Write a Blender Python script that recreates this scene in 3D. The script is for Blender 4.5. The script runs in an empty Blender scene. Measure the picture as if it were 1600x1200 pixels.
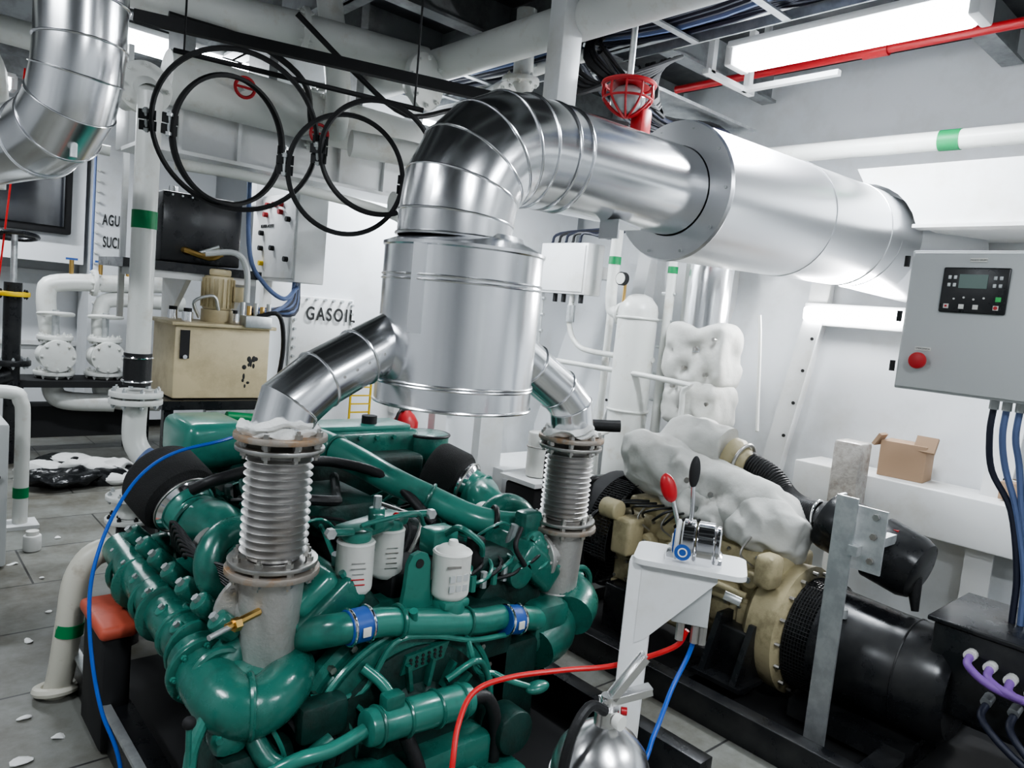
import bpy, bmesh, math, random
from mathutils import Vector, Matrix, Euler, noise
random.seed(7)
V=Vector
# ------------------------------------------------------------------ materials
MATS={}
def mat(name,col,rough=0.5,metal=0.0,col2=None,nscale=6.0,lo=0.45,hi=0.7,bump=0.0,bscale=60.0,emit=None,estr=0.0,stretch=None,rvar=0.0,coat=0.0):
    m=bpy.data.materials.new(name); m.use_nodes=True
    nt=m.node_tree; b=nt.nodes['Principled BSDF']; L=nt.links.new
    b.inputs['Base Color'].default_value=(*col,1); b.inputs['Roughness'].default_value=rough; b.inputs['Metallic'].default_value=metal
    if coat: b.inputs['Coat Weight'].default_value=coat; b.inputs['Coat Roughness'].default_value=0.15
    tc=nt.nodes.new('ShaderNodeTexCoord'); mp=nt.nodes.new('ShaderNodeMapping'); L(tc.outputs['Object'],mp.inputs['Vector'])
    if stretch: mp.inputs['Scale'].default_value=stretch
    if col2 is not None or rvar:
        n=nt.nodes.new('ShaderNodeTexNoise'); n.inputs['Scale'].default_value=nscale; n.inputs['Detail'].default_value=6; n.inputs['Roughness'].default_value=0.65
        L(mp.outputs[0],n.inputs['Vector'])
        r=nt.nodes.new('ShaderNodeValToRGB'); r.color_ramp.elements[0].position=lo; r.color_ramp.elements[1].position=hi
        r.color_ramp.elements[0].color=(*col,1); r.color_ramp.elements[1].color=(*(col2 or col),1)
        L(n.outputs['Fac'],r.inputs['Fac']); L(r.outputs[0],b.inputs['Base Color'])
        if rvar:
            mr=nt.nodes.new('ShaderNodeMapRange'); mr.inputs['From Min'].default_value=.3; mr.inputs['From Max'].default_value=.7
            mr.inputs['To Min'].default_value=max(0.02,rough-rvar); mr.inputs['To Max'].default_value=min(1,rough+rvar)
            L(n.outputs['Fac'],mr.inputs['Value']); L(mr.outputs[0],b.inputs['Roughness'])
    if bump:
        n2=nt.nodes.new('ShaderNodeTexNoise'); n2.inputs['Scale'].default_value=bscale; n2.inputs['Detail'].default_value=3
        L(mp.outputs[0],n2.inputs['Vector']); bp=nt.nodes.new('ShaderNodeBump'); bp.inputs['Strength'].default_value=bump; bp.inputs['Distance'].default_value=0.01
        L(n2.outputs['Fac'],bp.inputs['Height']); L(bp.outputs[0],b.inputs['Normal'])
    if emit: b.inputs['Emission Color'].default_value=(*emit,1); b.inputs['Emission Strength'].default_value=estr
    MATS[name]=m; return m
mat('white_paint',(.74,.75,.75),.38,col2=(.58,.56,.50),nscale=3,lo=.5,hi=.85,bump=.15,bscale=12,rvar=.1)
mat('white_pipe',(.72,.73,.70),.35,col2=(.52,.47,.38),nscale=7,lo=.55,hi=.85,rvar=.08)
mat('beige_pipe',(.62,.60,.52),.4,col2=(.30,.24,.17),nscale=8,lo=.55,hi=.78)
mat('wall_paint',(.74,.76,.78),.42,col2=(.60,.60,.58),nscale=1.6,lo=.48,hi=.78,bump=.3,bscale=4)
mat('wall_reflect_grey',(.50,.51,.52),.5,col2=(.40,.41,.42),nscale=1.6)  # unseen walls, greyed to give the ducts contrast to reflect
mat('ceil_dark',(.04,.043,.047),.6,col2=(.10,.10,.10),nscale=3)
mat('beam_grey',(.30,.315,.32),.5,col2=(.15,.15,.15),nscale=4)
mat('alu',(.88,.89,.91),.21,1.0,bump=.03,bscale=5,stretch=(1,1,.4))
mat('alu_dull',(.80,.81,.83),.30,1.0,bump=.05,bscale=5)
mat('stainless',(.78,.78,.78),.26,1.0,bump=.02,bscale=9)
mat('steel',(.52,.51,.49),.38,1.0,col2=(.32,.26,.21),nscale=9,lo=.5,hi=.8,rvar=.1)
mat('bellow',(.62,.61,.60),.40,1.0,col2=(.46,.42,.37),nscale=5,lo=.5,hi=.9)
mat('cast_steel',(.50,.49,.47),.42,.6,col2=(.35,.31,.27),nscale=6,lo=.5,hi=.8,bump=.2,bscale=90)
mat('rust_steel',(.40,.36,.32),.5,.6,col2=(.44,.26,.13),nscale=10,lo=.5,hi=.68,bump=.2)
mat('galv',(.50,.52,.53),.45,.8,col2=(.64,.66,.66),nscale=14,lo=.4,hi=.6)
mat('chrome',(.90,.90,.92),.1,1.0)
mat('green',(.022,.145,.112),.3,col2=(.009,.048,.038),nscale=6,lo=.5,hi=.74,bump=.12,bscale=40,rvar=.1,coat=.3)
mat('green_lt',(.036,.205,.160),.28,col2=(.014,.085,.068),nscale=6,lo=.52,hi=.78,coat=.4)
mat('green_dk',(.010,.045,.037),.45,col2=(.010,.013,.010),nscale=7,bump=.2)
mat('band_green',(.0,.22,.07),.5)
mat('rubber',(.014,.014,.015),.5,bump=.15,bscale=80)
mat('foam',(.02,.02,.02),.9,bump=.6,bscale=200)
mat('black_paint',(.014,.015,.017),.3,col2=(.03,.03,.03),nscale=6,rvar=.1)
mat('black_matte',(.014,.014,.015),.7)
mat('cream',(.62,.53,.34),.4,col2=(.46,.38,.23),nscale=5,rvar=.1)
mat('cat_yellow',(.46,.40,.25),.5,col2=(.20,.17,.10),nscale=7,lo=.48,hi=.72,bump=.15)
mat('blanket',(.62,.62,.59),.9,col2=(.48,.47,.43),nscale=4,lo=.5,hi=.8,bump=.6,bscale=14)
mat('wool',(.86,.86,.84),.95,bump=.6,bscale=50)
mat('filter_white',(.74,.74,.70),.35,col2=(.48,.47,.42),nscale=5,lo=.6,hi=.9)
mat('red',(.45,.02,.025),.38); mat('red_hose',(.6,.02,.02),.4); mat('blue_hose',(.01,.09,.45),.4); mat('blue_clamp',(.03,.10,.36),.4)
mat('orange_red',(.50,.10,.06),.5,col2=(.2,.05,.03),nscale=5)
mat('ral_grey',(.54,.56,.56),.4); mat('ink',(.02,.02,.02),.6)
mat('screen',(.16,.22,.2),.2); mat('yellow',(.8,.55,.02),.5); mat('brass',(.6,.4,.15),.35,1.0)
mat('purple',(.22,.11,.38),.45); mat('bluegrey',(.12,.17,.32),.5); mat('cable_dark',(.015,.018,.035),.5)
mat('cardboard',(.34,.23,.15),.8); mat('wrap',(.50,.48,.45),.25,col2=(.34,.30,.27),nscale=20,bump=.6,bscale=25)
mat('plastic_bag',(.012,.013,.014),.25,bump=.8,bscale=20); mat('cloth',(.7,.7,.68),.9)
mat('window_dark',(.006,.007,.01),.08)
mat('tube_light',(1,1,1),.5,emit=(.90,.95,1),estr=16); mat('tube_light2',(1,1,1),.5,emit=(.95,.97,1),estr=22)
mat('glass_clear',(.40,.45,.45),.1); mat('green_btn',(.05,.5,.12),.4)
def floor_mat():
    m=bpy.data.materials.new('floor_plate'); m.use_nodes=True; nt=m.node_tree; b=nt.nodes['Principled BSDF']; L=nt.links.new
    tc=nt.nodes.new('ShaderNodeTexCoord')
    br=nt.nodes.new('ShaderNodeTexBrick'); br.inputs['Scale'].default_value=1.0; br.inputs['Mortar Size'].default_value=.006
    br.inputs['Brick Width'].default_value=1.1; br.inputs['Row Height'].default_value=.62
    br.inputs['Color1'].default_value=(.19,.195,.18,1); br.inputs['Color2'].default_value=(.23,.235,.215,1); br.inputs['Mortar'].default_value=(.05,.05,.05,1)
    L(tc.outputs['Object'],br.inputs['Vector'])
    n=nt.nodes.new('ShaderNodeTexNoise'); n.inputs['Scale'].default_value=2.2; n.inputs['Detail'].default_value=8; n.inputs['Roughness'].default_value=.7; L(tc.outputs['Object'],n.inputs['Vector'])
    r=nt.nodes.new('ShaderNodeValToRGB'); r.color_ramp.elements[0].position=.40; r.color_ramp.elements[1].position=.68
    r.color_ramp.elements[0].color=(1,1,1,1); r.color_ramp.elements[1].color=(.40,.34,.26,1); L(n.outputs['Fac'],r.inputs['Fac'])
    mx=nt.nodes.new('ShaderNodeMix'); mx.data_type='RGBA'; mx.blend_type='MULTIPLY'; mx.inputs[0].default_value=1
    L(br.outputs['Color'],mx.inputs[6]); L(r.outputs[0],mx.inputs[7]); L(mx.outputs[2],b.inputs['Base Color'])
    b.inputs['Roughness'].default_value=.45
    mp=nt.nodes.new('ShaderNodeMapping'); mp.inputs['Rotation'].default_value=(0,0,.785); L(tc.outputs['Object'],mp.inputs['Vector'])
    w=nt.nodes.new('ShaderNodeTexChecker'); w.inputs['Scale'].default_value=45; L(mp.outputs[0],w.inputs['Vector'])
    bp=nt.nodes.new('ShaderNodeBump'); bp.inputs['Strength'].default_value=.35; bp.inputs['Distance'].default_value=.004; L(w.outputs['Fac'],bp.inputs['Height']); L(bp.outputs[0],b.inputs['Normal'])
    MATS['floor_plate']=m
floor_mat()
# ------------------------------------------------------------------ mesh builder
def frame(d):
    d=V(d).normalized(); a=V((0,0,1)) if abs(d.z)<.9 else V((1,0,0))
    x=a.cross(d).normalized(); return x,d.cross(x).normalized(),d
def catmull(P,n=6):
    P=[V(p) for p in P]
    if len(P)<3: return P
    out=[]; Q=[2*P[0]-P[1]]+P+[2*P[-1]-P[-2]]
    for i in range(1,len(Q)-2):
        a,b,c,d=Q[i-1:i+3]
        for k in range(n):
            t=k/n; out.append(.5*((2*b)+(c-a)*t+(2*a-5*b+4*c-d)*t*t+(3*b-a-3*c+d)*t**3))
    out.append(P[-1]); return out
class M:
    def __init__(s,name): s.name=name; s.v=[]; s.f=[]; s.fm=[]; s.mats=[]
    def mi(s,m):
        if m not in s.mats: s.mats.append(m)
        return s.mats.index(m)
    def add(s,vs,fs,m):
        o=len(s.v); s.v+= [V(p) for p in vs]; k=s.mi(m)
        for f in fs: s.f.append([i+o for i in f]); s.fm.append(k)
    def box(s,c,sz,m,rot=(0,0,0),bev=0.0,seg=2):
        b=bmesh.new(); bmesh.ops.create_cube(b,size=1)
        for v in b.verts: v.co=V((v.co.x*sz[0],v.co.y*sz[1],v.co.z*sz[2]))
        if bev: bmesh.ops.bevel(b,geom=b.edges[:],offset=min(bev,min(sz)*.45),segments=seg,profile=.5,affect='EDGES')
        R=Euler(rot).to_matrix(); b.verts.index_update()
        s.add([R@v.co+V(c) for v in b.verts],[[v.index for v in f.verts] for f in b.faces],m); b.free()
    def lathe(s,p,d,prof,m,seg=32,caps=True):
        x,y,z=frame(d); p=V(p); vs=[];fs=[]
        for (t,r) in prof:
            for k in range(seg):
                a=2*math.pi*k/seg; vs.append(p+z*t+(x*math.cos(a)+y*math.sin(a))*r)
        n=len(prof)
        for i in range(n-1):
            for k in range(seg):
                k2=(k+1)%seg; fs.append([i*seg+k,i*seg+k2,(i+1)*seg+k2,(i+1)*seg+k])
        if caps:
            fs.append(list(range(seg))[::-1]); fs.append([(n-1)*seg+k for k in range(seg)])
        s.add(vs,fs,m)
    def cyl(s,a,b,r,m,r2=None,seg=24,bev=0.0):
        a=V(a);b=V(b);l=(b-a).length; r2=r if r2 is None else r2
        pr=[(0,r),(l,r2)] if not bev else [(0,r-bev),(bev*.3,r-bev*.3),(bev,r),(l-bev,r2),(l-bev*.3,r2-bev*.3),(l,r2-bev)]
        s.lathe(a,b-a,pr,m,seg)
    def tube(s,P,r,m,seg=12,sm=5,caps=True):
        P=catmull(P,sm) if sm else [V(p) for p in P]
        n=len(P); rr=r if isinstance(r,(list,tuple)) else None
        T=[(P[min(i+1,n-1)]-P[max(i-1,0)]).normalized() for i in range(n)]
        x,y,_=frame(T[0]); vs=[];fs=[]
        for i in range(n):
            if i:
                q=T[i-1].rotation_difference(T[i]); x=(q@x).normalized(); y=(q@y).normalized()
            if rr:
                u=i/(n-1)*(len(rr)-1); j=min(int(u),len(rr)-2); R=rr[j]+(rr[j+1]-rr[j])*(u-j)
            else: R=r
            bd=None;h=1
            if 0<i<n-1 and not sm:
                h=math.cos(T[i].angle((P[i+1]-P[i]).normalized()))
                bend=((P[i]-P[i-1]).normalized()-(P[i+1]-P[i]).normalized())
                bd=bend.normalized() if bend.length>1e-4 else None
            for k in range(seg):
                a=2*math.pi*k/seg; o=(x*math.cos(a)+y*math.sin(a))*R
                if bd is not None: o=o+bd*(o.dot(bd))*(1/max(h,.6)-1)
                vs.append(P[i]+o)
        for i in range(n-1):
            for k in range(seg):
                k2=(k+1)%seg; fs.append([i*seg+k,i*seg+k2,(i+1)*seg+k2,(i+1)*seg+k])
        if caps: fs.append(list(range(seg))[::-1]); fs.append([(n-1)*seg+k for k in range(seg)])
        s.add(vs,fs,m)
    def torus(s,c,d,R,r,m,seg=40,ms=8,sq=1.0):
        x,y,z=frame(d); c=V(c); vs=[];fs=[]
        for i in range(seg):
            a=2*math.pi*i/seg; e=x*math.cos(a)+y*math.sin(a)
            for k in range(ms):
                t=2*math.pi*k/ms; vs.append(c+e*(R+r*math.cos(t))+z*r*sq*math.sin(t))
        for i in range(seg):
            j=(i+1)%seg
            for k in range(ms):
                k2=(k+1)%ms; fs.append([i*ms+k,j*ms+k,j*ms+k2,i*ms+k2])
        s.add(vs,fs,m)
    def flange(s,c,d,R,th,m,nb=8,bm='galv',br=None,off=0):
        d=V(d).normalized(); c=V(c); s.cyl(c-d*th/2,c+d*th/2,R,m,bev=th*.15,seg=36)
        x,y,z=frame(d); br=br or R*.09
        for k in range(nb):
            a=2*math.pi*k/nb+off; p=c+(x*math.cos(a)+y*math.sin(a))*R*.84
            s.cyl(p-d*(th/2+br*1.1),p+d*(th/2+br*1.1),br,bm,seg=6)
            s.cyl(p-d*(th/2+br*1.9),p+d*(th/2+br*1.9),br*.5,bm,seg=8)
    def blob(s,c,rad,m,amp=.0,fr=4,seg=24,rot=(0,0,0)):
        b=bmesh.new(); bmesh.ops.create_uvsphere(b,u_segments=seg,v_segments=seg//2+2,radius=1); R=Euler(rot).to_matrix(); b.verts.index_update(); vs=[]
        for v in b.verts:
            p=V((v.co.x*rad[0],v.co.y*rad[1],v.co.z*rad[2])); 
            if amp: p=p*(1+amp*noise.noise(R@p*fr+V(c)))
            vs.append(R@p+V(c))
        s.add(vs,[[v.index for v in f.verts] for f in b.faces],m); b.free()
    def crumple(s,n0,amp,fr):
        for i in range(n0,len(s.v)):
            p=s.v[i]; s.v[i]=p+V((noise.noise(p*fr),noise.noise(p*fr+V((9,2,5))),noise.noise(p*fr+V((3,7,1)))))*amp
    def dimple(s,n0,pts,d,r,dep):
        d=V(d).normalized()
        for i in range(n0,len(s.v)):
            p=s.v[i]
            for q in pts:
                l=(p-V(q)).length
                if l<r: s.v[i]=s.v[i]-d*dep*(1-l/r)**2
    def prism(s,pts,ax,a,b,m):
        def mk(p,t):
            return {'x':V((t,p[0],p[1])),'y':V((p[0],t,p[1])),'z':V((p[0],p[1],t))}[ax]
        n=len(pts); vs=[mk(p,a) for p in pts]+[mk(p,b) for p in pts]
        fs=[list(range(n))[::-1],[n+i for i in range(n)]]+[[i,(i+1)%n,n+(i+1)%n,n+i] for i in range(n)]
        s.add(vs,fs,m)
    def text(s,body,size,loc,rot,m,ext=.0015,sp=1.0,bold=0,sx=1.0):
        cu=bpy.data.curves.new('tmp','FONT'); cu.body=body; cu.size=size; cu.extrude=ext; cu.align_x='CENTER'; cu.align_y='CENTER'; cu.space_character=sp; cu.offset=bold
        ob=bpy.data.objects.new('tmp',cu); bpy.context.collection.objects.link(ob); bpy.context.view_layer.update()
        dg=bpy.context.evaluated_depsgraph_get(); me=bpy.data.meshes.new_from_object(ob.evaluated_get(dg))
        R=Euler(rot).to_matrix()
        s.add([R@V((v.co.x*sx,v.co.y,v.co.z))+V(loc) for v in me.vertices],[list(p.vertices) for p in me.polygons],m)
        bpy.data.objects.remove(ob); bpy.data.curves.remove(cu); bpy.data.meshes.remove(me)
    def bolts(s,pts,d,r,m='galv'):
        d=V(d).normalized()
        for p in pts: s.cyl(V(p)-d*.002,V(p)+d*r*1.2,r,m,seg=6)
    def done(s,angle=.55):
        me=bpy.data.meshes.new(s.name); me.from_pydata([tuple(v) for v in s.v],[],s.f); 
        for m in s.mats: me.materials.append(MATS[m])
        me.polygons.foreach_set('material_index',s.fm)
        b=bmesh.new(); b.from_mesh(me); bmesh.ops.recalc_face_normals(b,faces=b.faces)
        for f in b.faces: f.smooth=True
        for e in b.edges:
            if len(e.link_faces)==2 and e.calc_face_angle(0)>angle: e.smooth=False
        b.to_mesh(me); b.free()
        xs=[v.co for v in me.vertices]; c=V([(min(p[i] for p in xs)+max(p[i] for p in xs))/2 for i in range(3)])
        me.transform(Matrix.Translation(-c)); ob=bpy.data.objects.new(s.name,me); ob.location=c; bpy.context.collection.objects.link(ob); return ob
FX=(math.pi/2,0,-math.pi/2)  # faces -X
FY=(math.pi/2,0,0)           # faces -Y
# ------------------------------------------------------------------ room shell
o=M('floor'); o.box((1.3,3.4,-.05),(9.4,14,.1),'floor_plate'); o.done()
o=M('ceiling'); o.box((1.3,3.4,3.87),(9.4,14,.1),'ceil_dark')
for y in (-2,-1.1,-.2,.7,1.6,3.25,4.1,4.9,6,7,8,9):
    o.box((1.2,y,3.70),(8.3,.03,.24),'beam_grey'); o.box((1.2,y,3.58),(8.3,.12,.02),'beam_grey')
for x in (.3,2.0,3.35): o.box((x,3.4,3.58),(.02,12.6,.46),'beam_grey'); o.box((x,3.4,3.36),(.15,12.6,.02),'beam_grey')
o.done()
o=M('wall_back'); o.box((.5,9.9,1.9),(7.8,.1,3.9),'wall_paint')
for z in (.9,1.7,2.5): o.box((1.6,9.83,z),(3,.05,.05),'white_paint')
o.done()
o=M('wall_port'); o.box((-3,3.4,1.9),(.1,13,3.9),'wall_reflect_grey')
for y in (-2.4,-1.2,0,1.2,2.4,3.6,4.8,6,7.2): o.box((-2.88,y,1.9),(.14,.04,3.8),'wall_reflect_grey')
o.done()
o=M('wall_front'); o.box((1.3,-3.1,1.9),(8.6,.1,3.9),'wall_reflect_grey')
for x in (-2,-1,3,4): o.box((x,-3.0,1.9),(.04,.14,3.8),'wall_reflect_grey')
o.done()
o=M('added_reflect_door_1'); o.box((1.0,-3.01,1.0),(.95,.07,2.0),'black_paint',bev=.02); o.box((1.0,-2.97,1.0),(.82,.04,1.86),'ral_grey',bev=.02); o.cyl((.68,-2.95,1.0),(.68,-2.88,1.0),.02,'steel'); o.box((.74,-2.88,1.0),(.16,.02,.025),'steel'); o.done()  # unseen door, added as something dark for the ducts to reflect
o=M('wall_starboard')
o.prism([(4.95,0),(4.95,.7),(5.4,2.0),(5.4,3.8),(5.55,3.8),(5.55,0)],'y',-3.1,9.9,'wall_paint')
for y in (-.6,.3,1.2,2.55,3.35,4.2):
    o.prism([(4.78,0),(4.78,.72),(5.2,2.0),(5.25,2.4),(5.4,2.4),(5.4,2.0),(4.97,.7),(4.97,0)],'y',y,y+.02,'white_paint')
    o.prism([(4.76,0),(4.76,.72),(5.18,2.0),(5.23,2.4),(5.25,2.4),(5.2,2.0),(4.78,.72),(4.78,0)],'y',y-.06,y+.08,'white_paint')
    for k in range(5):
        t=.1+k*.18; o.cyl((4.757+.42*t,y-.03,.72+1.28*t),(4.75+.42*t,y-.03,.72+1.28*t),.012,'ink',seg=10)
o.box((4.82,.6,.83),(.36,3.4,.28),'white_paint',bev=.01)
o.done()
o=M('wall_tank_bulkhead'); o.box((3.72,5.2,1.9),(3.1,.16,3.8),'wall_paint')
o.box((2.17,5.10,2.1),(.06,.06,3.2),'white_paint'); o.box((3.3,5.08,2.3),(.06,.1,2.9),'white_paint'); o.box((3.9,5.08,2.3),(.06,.1,2.9),'white_paint')
o.done()
o=M('gasoil_tank_hatch'); o.box((2.62,5.10,1.42),(.5,.03,.62),'white_paint',bev=.01)
for i in range(9):
    for x in (2.39,2.85): o.cyl((x,5.11,1.15+i*.067),(x,5.06,1.15+i*.067),.011,'galv',seg=6)
for i in range(7):
    for z in (1.13,1.71): o.cyl((2.41+i*.07,5.11,z),(2.41+i*.07,5.06,z),.011,'galv',seg=6)
o.text('GASOIL',.135,(2.675,5.075,1.60),FY,'ink',sp=1.3,bold=.003,sx=.72); o.done()
o=M('dirty_water_tank'); o.box((2.55,9.4,1.9),(1.3,.5,3.6),'wall_paint')
o.text('AGUA',.165,(2.12,9.14,2.33),FY,'ink',sp=1.15,bold=.003,sx=.46); o.text('SUCIA',.165,(2.125,9.14,2.09),FY,'ink',sp=1.1,bold=.003,sx=.44)
for i in range(16): o.cyl((1.95,9.15,1.2+i*.11),(1.95,9.1,1.2+i*.11),.015,'white_pipe',seg=8)
o.done()
o=M('window_1'); o.box((.98,9.15,2.62),(1.45,.12,1.0),'black_matte',bev=.02); o.box((.98,9.08,2.62),(1.3,.02,.85),'window_dark'); 
o.box((.4,9.4,2.62),(2.9,.4,1.6),'wall_paint'); o.done()
# ------------------------------------------------------------------ overhead
o=M('overhead_pipe')
o.tube([(-1.5,4.55,3.1),(1.16,3.96,3.1),(1.73,3.8,3.1),(2.4,3.66,3.1)],.09,'white_pipe',seg=20)
o.tube([(2.46,4.9,3.1),(2.46,3.65,3.1),(2.46,3.0,3.1),(2.44,-2,3.1)],.09,'white_pipe',seg=20)
o.flange((1.73,3.8,3.1),(1,-.25,0),.12,.03,'white_pipe',8,'white_pipe'); o.done()
o=M('overhead_pipework')
o.tube([(1.2,4.25,2.80),(2.6,4.2,2.78),(3.0,4.2,2.78)],.14,'white_pipe',seg=20); o.flange((2.05,4.22,2.79),(1,-.04,0),.2,.04,'white_pipe',10,'white_pipe')
o.tube([(2.1,3.9,2.62),(2.45,3.8,2.62),(2.62,3.75,2.58),(2.66,3.72,2.45),(2.55,3.7,2.33),(2.3,3.72,2.3)],.075,'white_pipe',seg=16)
o.tube([(1.1,4.4,3.3),(3.6,4.4,3.3)],.06,'white_pipe',sm=0); o.tube([(1.9,3.9,3.4),(2.0,3.9,2.9),(2.1,4.1,2.7)],.07,'white_pipe')
o.flange((1.95,3.9,3.15),(0,0,1),.13,.03,'white_pipe',8,'white_pipe')
o.tube([(2.9,3.4,3.5),(2.9,3.4,2.95),(2.8,3.5,2.75),(2.5,3.7,2.72)],.06,'white_pipe'); o.flange((2.9,3.4,3.1),(0,0,1),.11,.03,'white_pipe',8,'white_pipe')
o.flange((2.72,3.3,2.9),(.3,-1,0),.13,.03,'white_pipe',8,'white_pipe'); o.flange((2.3,3.5,2.95),(.3,-1,0),.15,.04,'white_pipe',8,'white_pipe')
o.cyl((2.3,3.52,2.95),(2.33,3.62,2.95),.08,'white_pipe'); o.cyl((2.72,3.3,2.9),(2.8,3.5,2.88),.06,'white_pipe')
o.tube([(3.0,2.9,3.2),(3.05,3.6,3.2),(3.2,4.5,3.1)],.035,'white_pipe')
for (x,y,z) in ((1.52,4.0,2.79),(1.93,3.95,2.64)):
    o.torus((x,y,z),(.1,1,.1),.05,.009,'red',24,6); o.box((x,y,z),(.09,.01,.012),'red'); o.cyl((x,y,z),(x,y+.2,z),.012,'galv')
for x in (1.3,1.75,2.3): o.box((x,4.35,3.15),(.05,.3,.8),'beam_grey')
o.box((2.1,4.45,2.56),(2.1,.25,.28),'white_paint',bev=.01); o.box((2.1,4.3,2.42),(2.1,.3,.02),'white_paint')
for k in range(6): o.box((1.3+k*.32,4.31,2.56),(.02,.03,.28),'white_paint')
o.tube([(1.25,4.2,2.36),(1.7,4.15,2.36),(2.5,4.1,2.3),(2.62,4.1,2.2),(2.62,4.1,1.9)],.03,'white_pipe')
o.tube([(1.1,3.9,3.0),(1.5,3.85,2.98),(1.75,3.8,2.85),(1.9,4.0,2.7)],.016,'rubber')
o.tube([(1.6,3.6,3.1),(1.9,3.55,2.9),(2.2,3.5,2.75),(2.5,3.5,2.85)],.014,'rubber')
o.done()
o=M('hanger_bracket_rail'); o.box((1.9,3.1,2.80),(2.3,.04,.05),'black_matte',rot=(0,.06,-.5)); o.box((2.6,2.75,3.1),(.03,.03,.85),'black_matte'); o.done()
o=M('hanging_support_post'); o.box((2.37,2.5,3.08),(.12,.1,1.3),'white_paint',bev=.006); o.box((2.37,2.5,2.44),(.2,.16,.02),'white_paint'); o.done()
o=M('cable_tray')
for i in range(34):
    ox=random.uniform(-.22,.22); oz=random.uniform(-.05,.05)
    o.tube([(3.0+ox,.2,3.30+oz),(3.0+ox*1.1,1.4,3.27+oz),(3.0+ox*.8,2.4,3.28-oz),(2.95+ox,3.6,3.30+oz),(2.9+ox,4.9,3.3)],.015,'cable_dark' if i%4 else 'bluegrey',seg=6,sm=4)
for i in range(9): o.box((3.0,.4+i*.5,3.21),(.4,.04,.01),'galv')
for sx in (-.2,.2): o.box((3.0+sx,2.4,3.23),(.012,4.6,.05),'galv')
for i in range(16):
    a=random.uniform(-.15,.15); o.tube([(2.9+a,2.9,3.3),(2.75+a,2.75,3.0+a),(3.1+a,2.6,2.95-a*.5),(3.3,2.7+a,3.2)],.012,'black_matte',seg=6)
for i in range(14):
    a=random.uniform(-.1,.1); b_=random.uniform(-.05,.05); o.tube([(3.0,2.95+a,3.22+b_),(3.4,3.0+a,3.06+b_),(3.8,3.05+a,3.02+b_),(4.3,3.0+a,3.08+b_),(4.75,3.1+a,3.0+b_)],.013,'cable_dark' if i%3 else 'black_matte',seg=6)
o.box((3.9,3.05,3.16),(1.5,.3,.02),'galv')
o.done()
# ------------------------------------------------------------------ fluorescent lamps: real ones and added fill
def lamp(name,c,L,ax,power=40,mt='tube_light',w=.2):
    c=V(c); o=M(name)
    s=(w,L,.04) if ax=='y' else (L,w,.04)
    o.box(c+V((0,0,.07)),s,'white_paint',bev=.01)
    s2=(w*.82,L*.95,.10) if ax=='y' else (L*.95,w*.82,.10)
    o.box(c,s2,mt,bev=.035,seg=3)
    for sg in (-1,1):
        e=V((0,sg*L*.49,.015)) if ax=='y' else V((sg*L*.49,0,.015)); o.box(c+e,(w*.95,.05,.12) if ax=='y' else (.05,w*.95,.12),'white_paint',bev=.012)
        h=V((0,sg*L*.35,.17)) if ax=='y' else V((sg*L*.35,0,.17)); o.box(c+h,(.03,.03,.2),'white_paint')
    ob=o.done()
    ld=bpy.data.lights.new('lamp_source','AREA'); ld.shape='RECTANGLE'; ld.energy=power; ld.color=(.90,.95,1)
    ld.size=w*.8; ld.size_y=L*.95
    lo=bpy.data.objects.new('lamp_source',ld); bpy.context.collection.objects.link(lo)
    lo.parent=ob; lo.location=(c-V((0,0,.06)))-V(ob.location); 
    if ax=='x': lo.rotation_euler=(0,0,math.pi/2)
    return ob
N='real_and_added_light_fixture'  # shared by the real fixtures and the added fill ones
lamp(N,(3.72,1.88,3.28),1.25,'y',power=62)
lamp(N,(.6,-.9,3.3),1.25,'y',power=50)  # added fill fixture, unseen behind the camera
lamp(N,(-1.2,2.2,3.3),1.25,'y',power=40)  # unseen fixture added on the port side to brighten the room
lamp(N,(1.7,5.6,3.3),1.25,'x',power=46)  # extra fixture, added to light the aft space
lamp(N,(.4,8.0,3.3),1.25,'x',power=44)  # extra fixture added for light at the far end
lamp(N,(3.2,-1.6,3.3),1.25,'x',power=38)  # added fill, out of view on the starboard side
lamp(N,(3.3,4.6,3.0),.7,'x',power=38)
o=M(N); o.box((5.19,2.28,1.95),(.06,.72,.16),'white_paint',bev=.01); o.box((5.13,2.28,1.95),(.06,.68,.10),'tube_light2',bev=.02); ob=o.done()
ld=bpy.data.lights.new('lamp_source','AREA'); ld.shape='RECTANGLE'; ld.size=.1; ld.size_y=.65; ld.energy=20; lo=bpy.data.objects.new('lamp_source',ld); bpy.context.collection.objects.link(lo)
lo.parent=ob; lo.location=V((5.08,2.28,1.95))-V(ob.location); lo.rotation_euler=(0,math.pi/2,0)
# ------------------------------------------------------------------ exhaust silencer & ducts
o=M('exhaust_silencer_duct')
cx,cy=1.60,2.09
o.lathe((cx,cy,1.405),(0,0,1),[(0,.02),(0,.268),(.006,.279),(.075,.279),(.46,.279),(.535,.279),(.54,.285),(.55,.285),(.556,.27),(.585,.205),(.60,.2)],'alu',64)
for z in (1.48,1.49,1.83,1.845): o.torus((cx,cy,z),(0,0,1),.280,.0045,'alu',64)
o.torus((cx,cy,1.41),(0,0,1),.28,.006,'alu',64)
o.box((1.345,1.985,1.80),(.014,.05,.29),'alu_dull',rot=(0,0,.6)); 
r=.2; ex=1.82; ez=2.07; Rr=.27
pts=[(1.55,cy,1.98),(1.55,cy,2.05)]
for k in range(1,6):
    a=math.radians(180-18*k); pts.append((ex+Rr*math.cos(a),cy,ez+Rr*math.sin(a)))
pts+= [(1.90,cy,2.345)]
o.tube(pts,r,'alu',seg=56,sm=0,caps=False)
for i in range(1,len(pts)-1):
    d=(V(pts[i+1])-V(pts[i-1])); o.torus(pts[i],d,r+.002,.0042,'alu',56)
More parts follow.
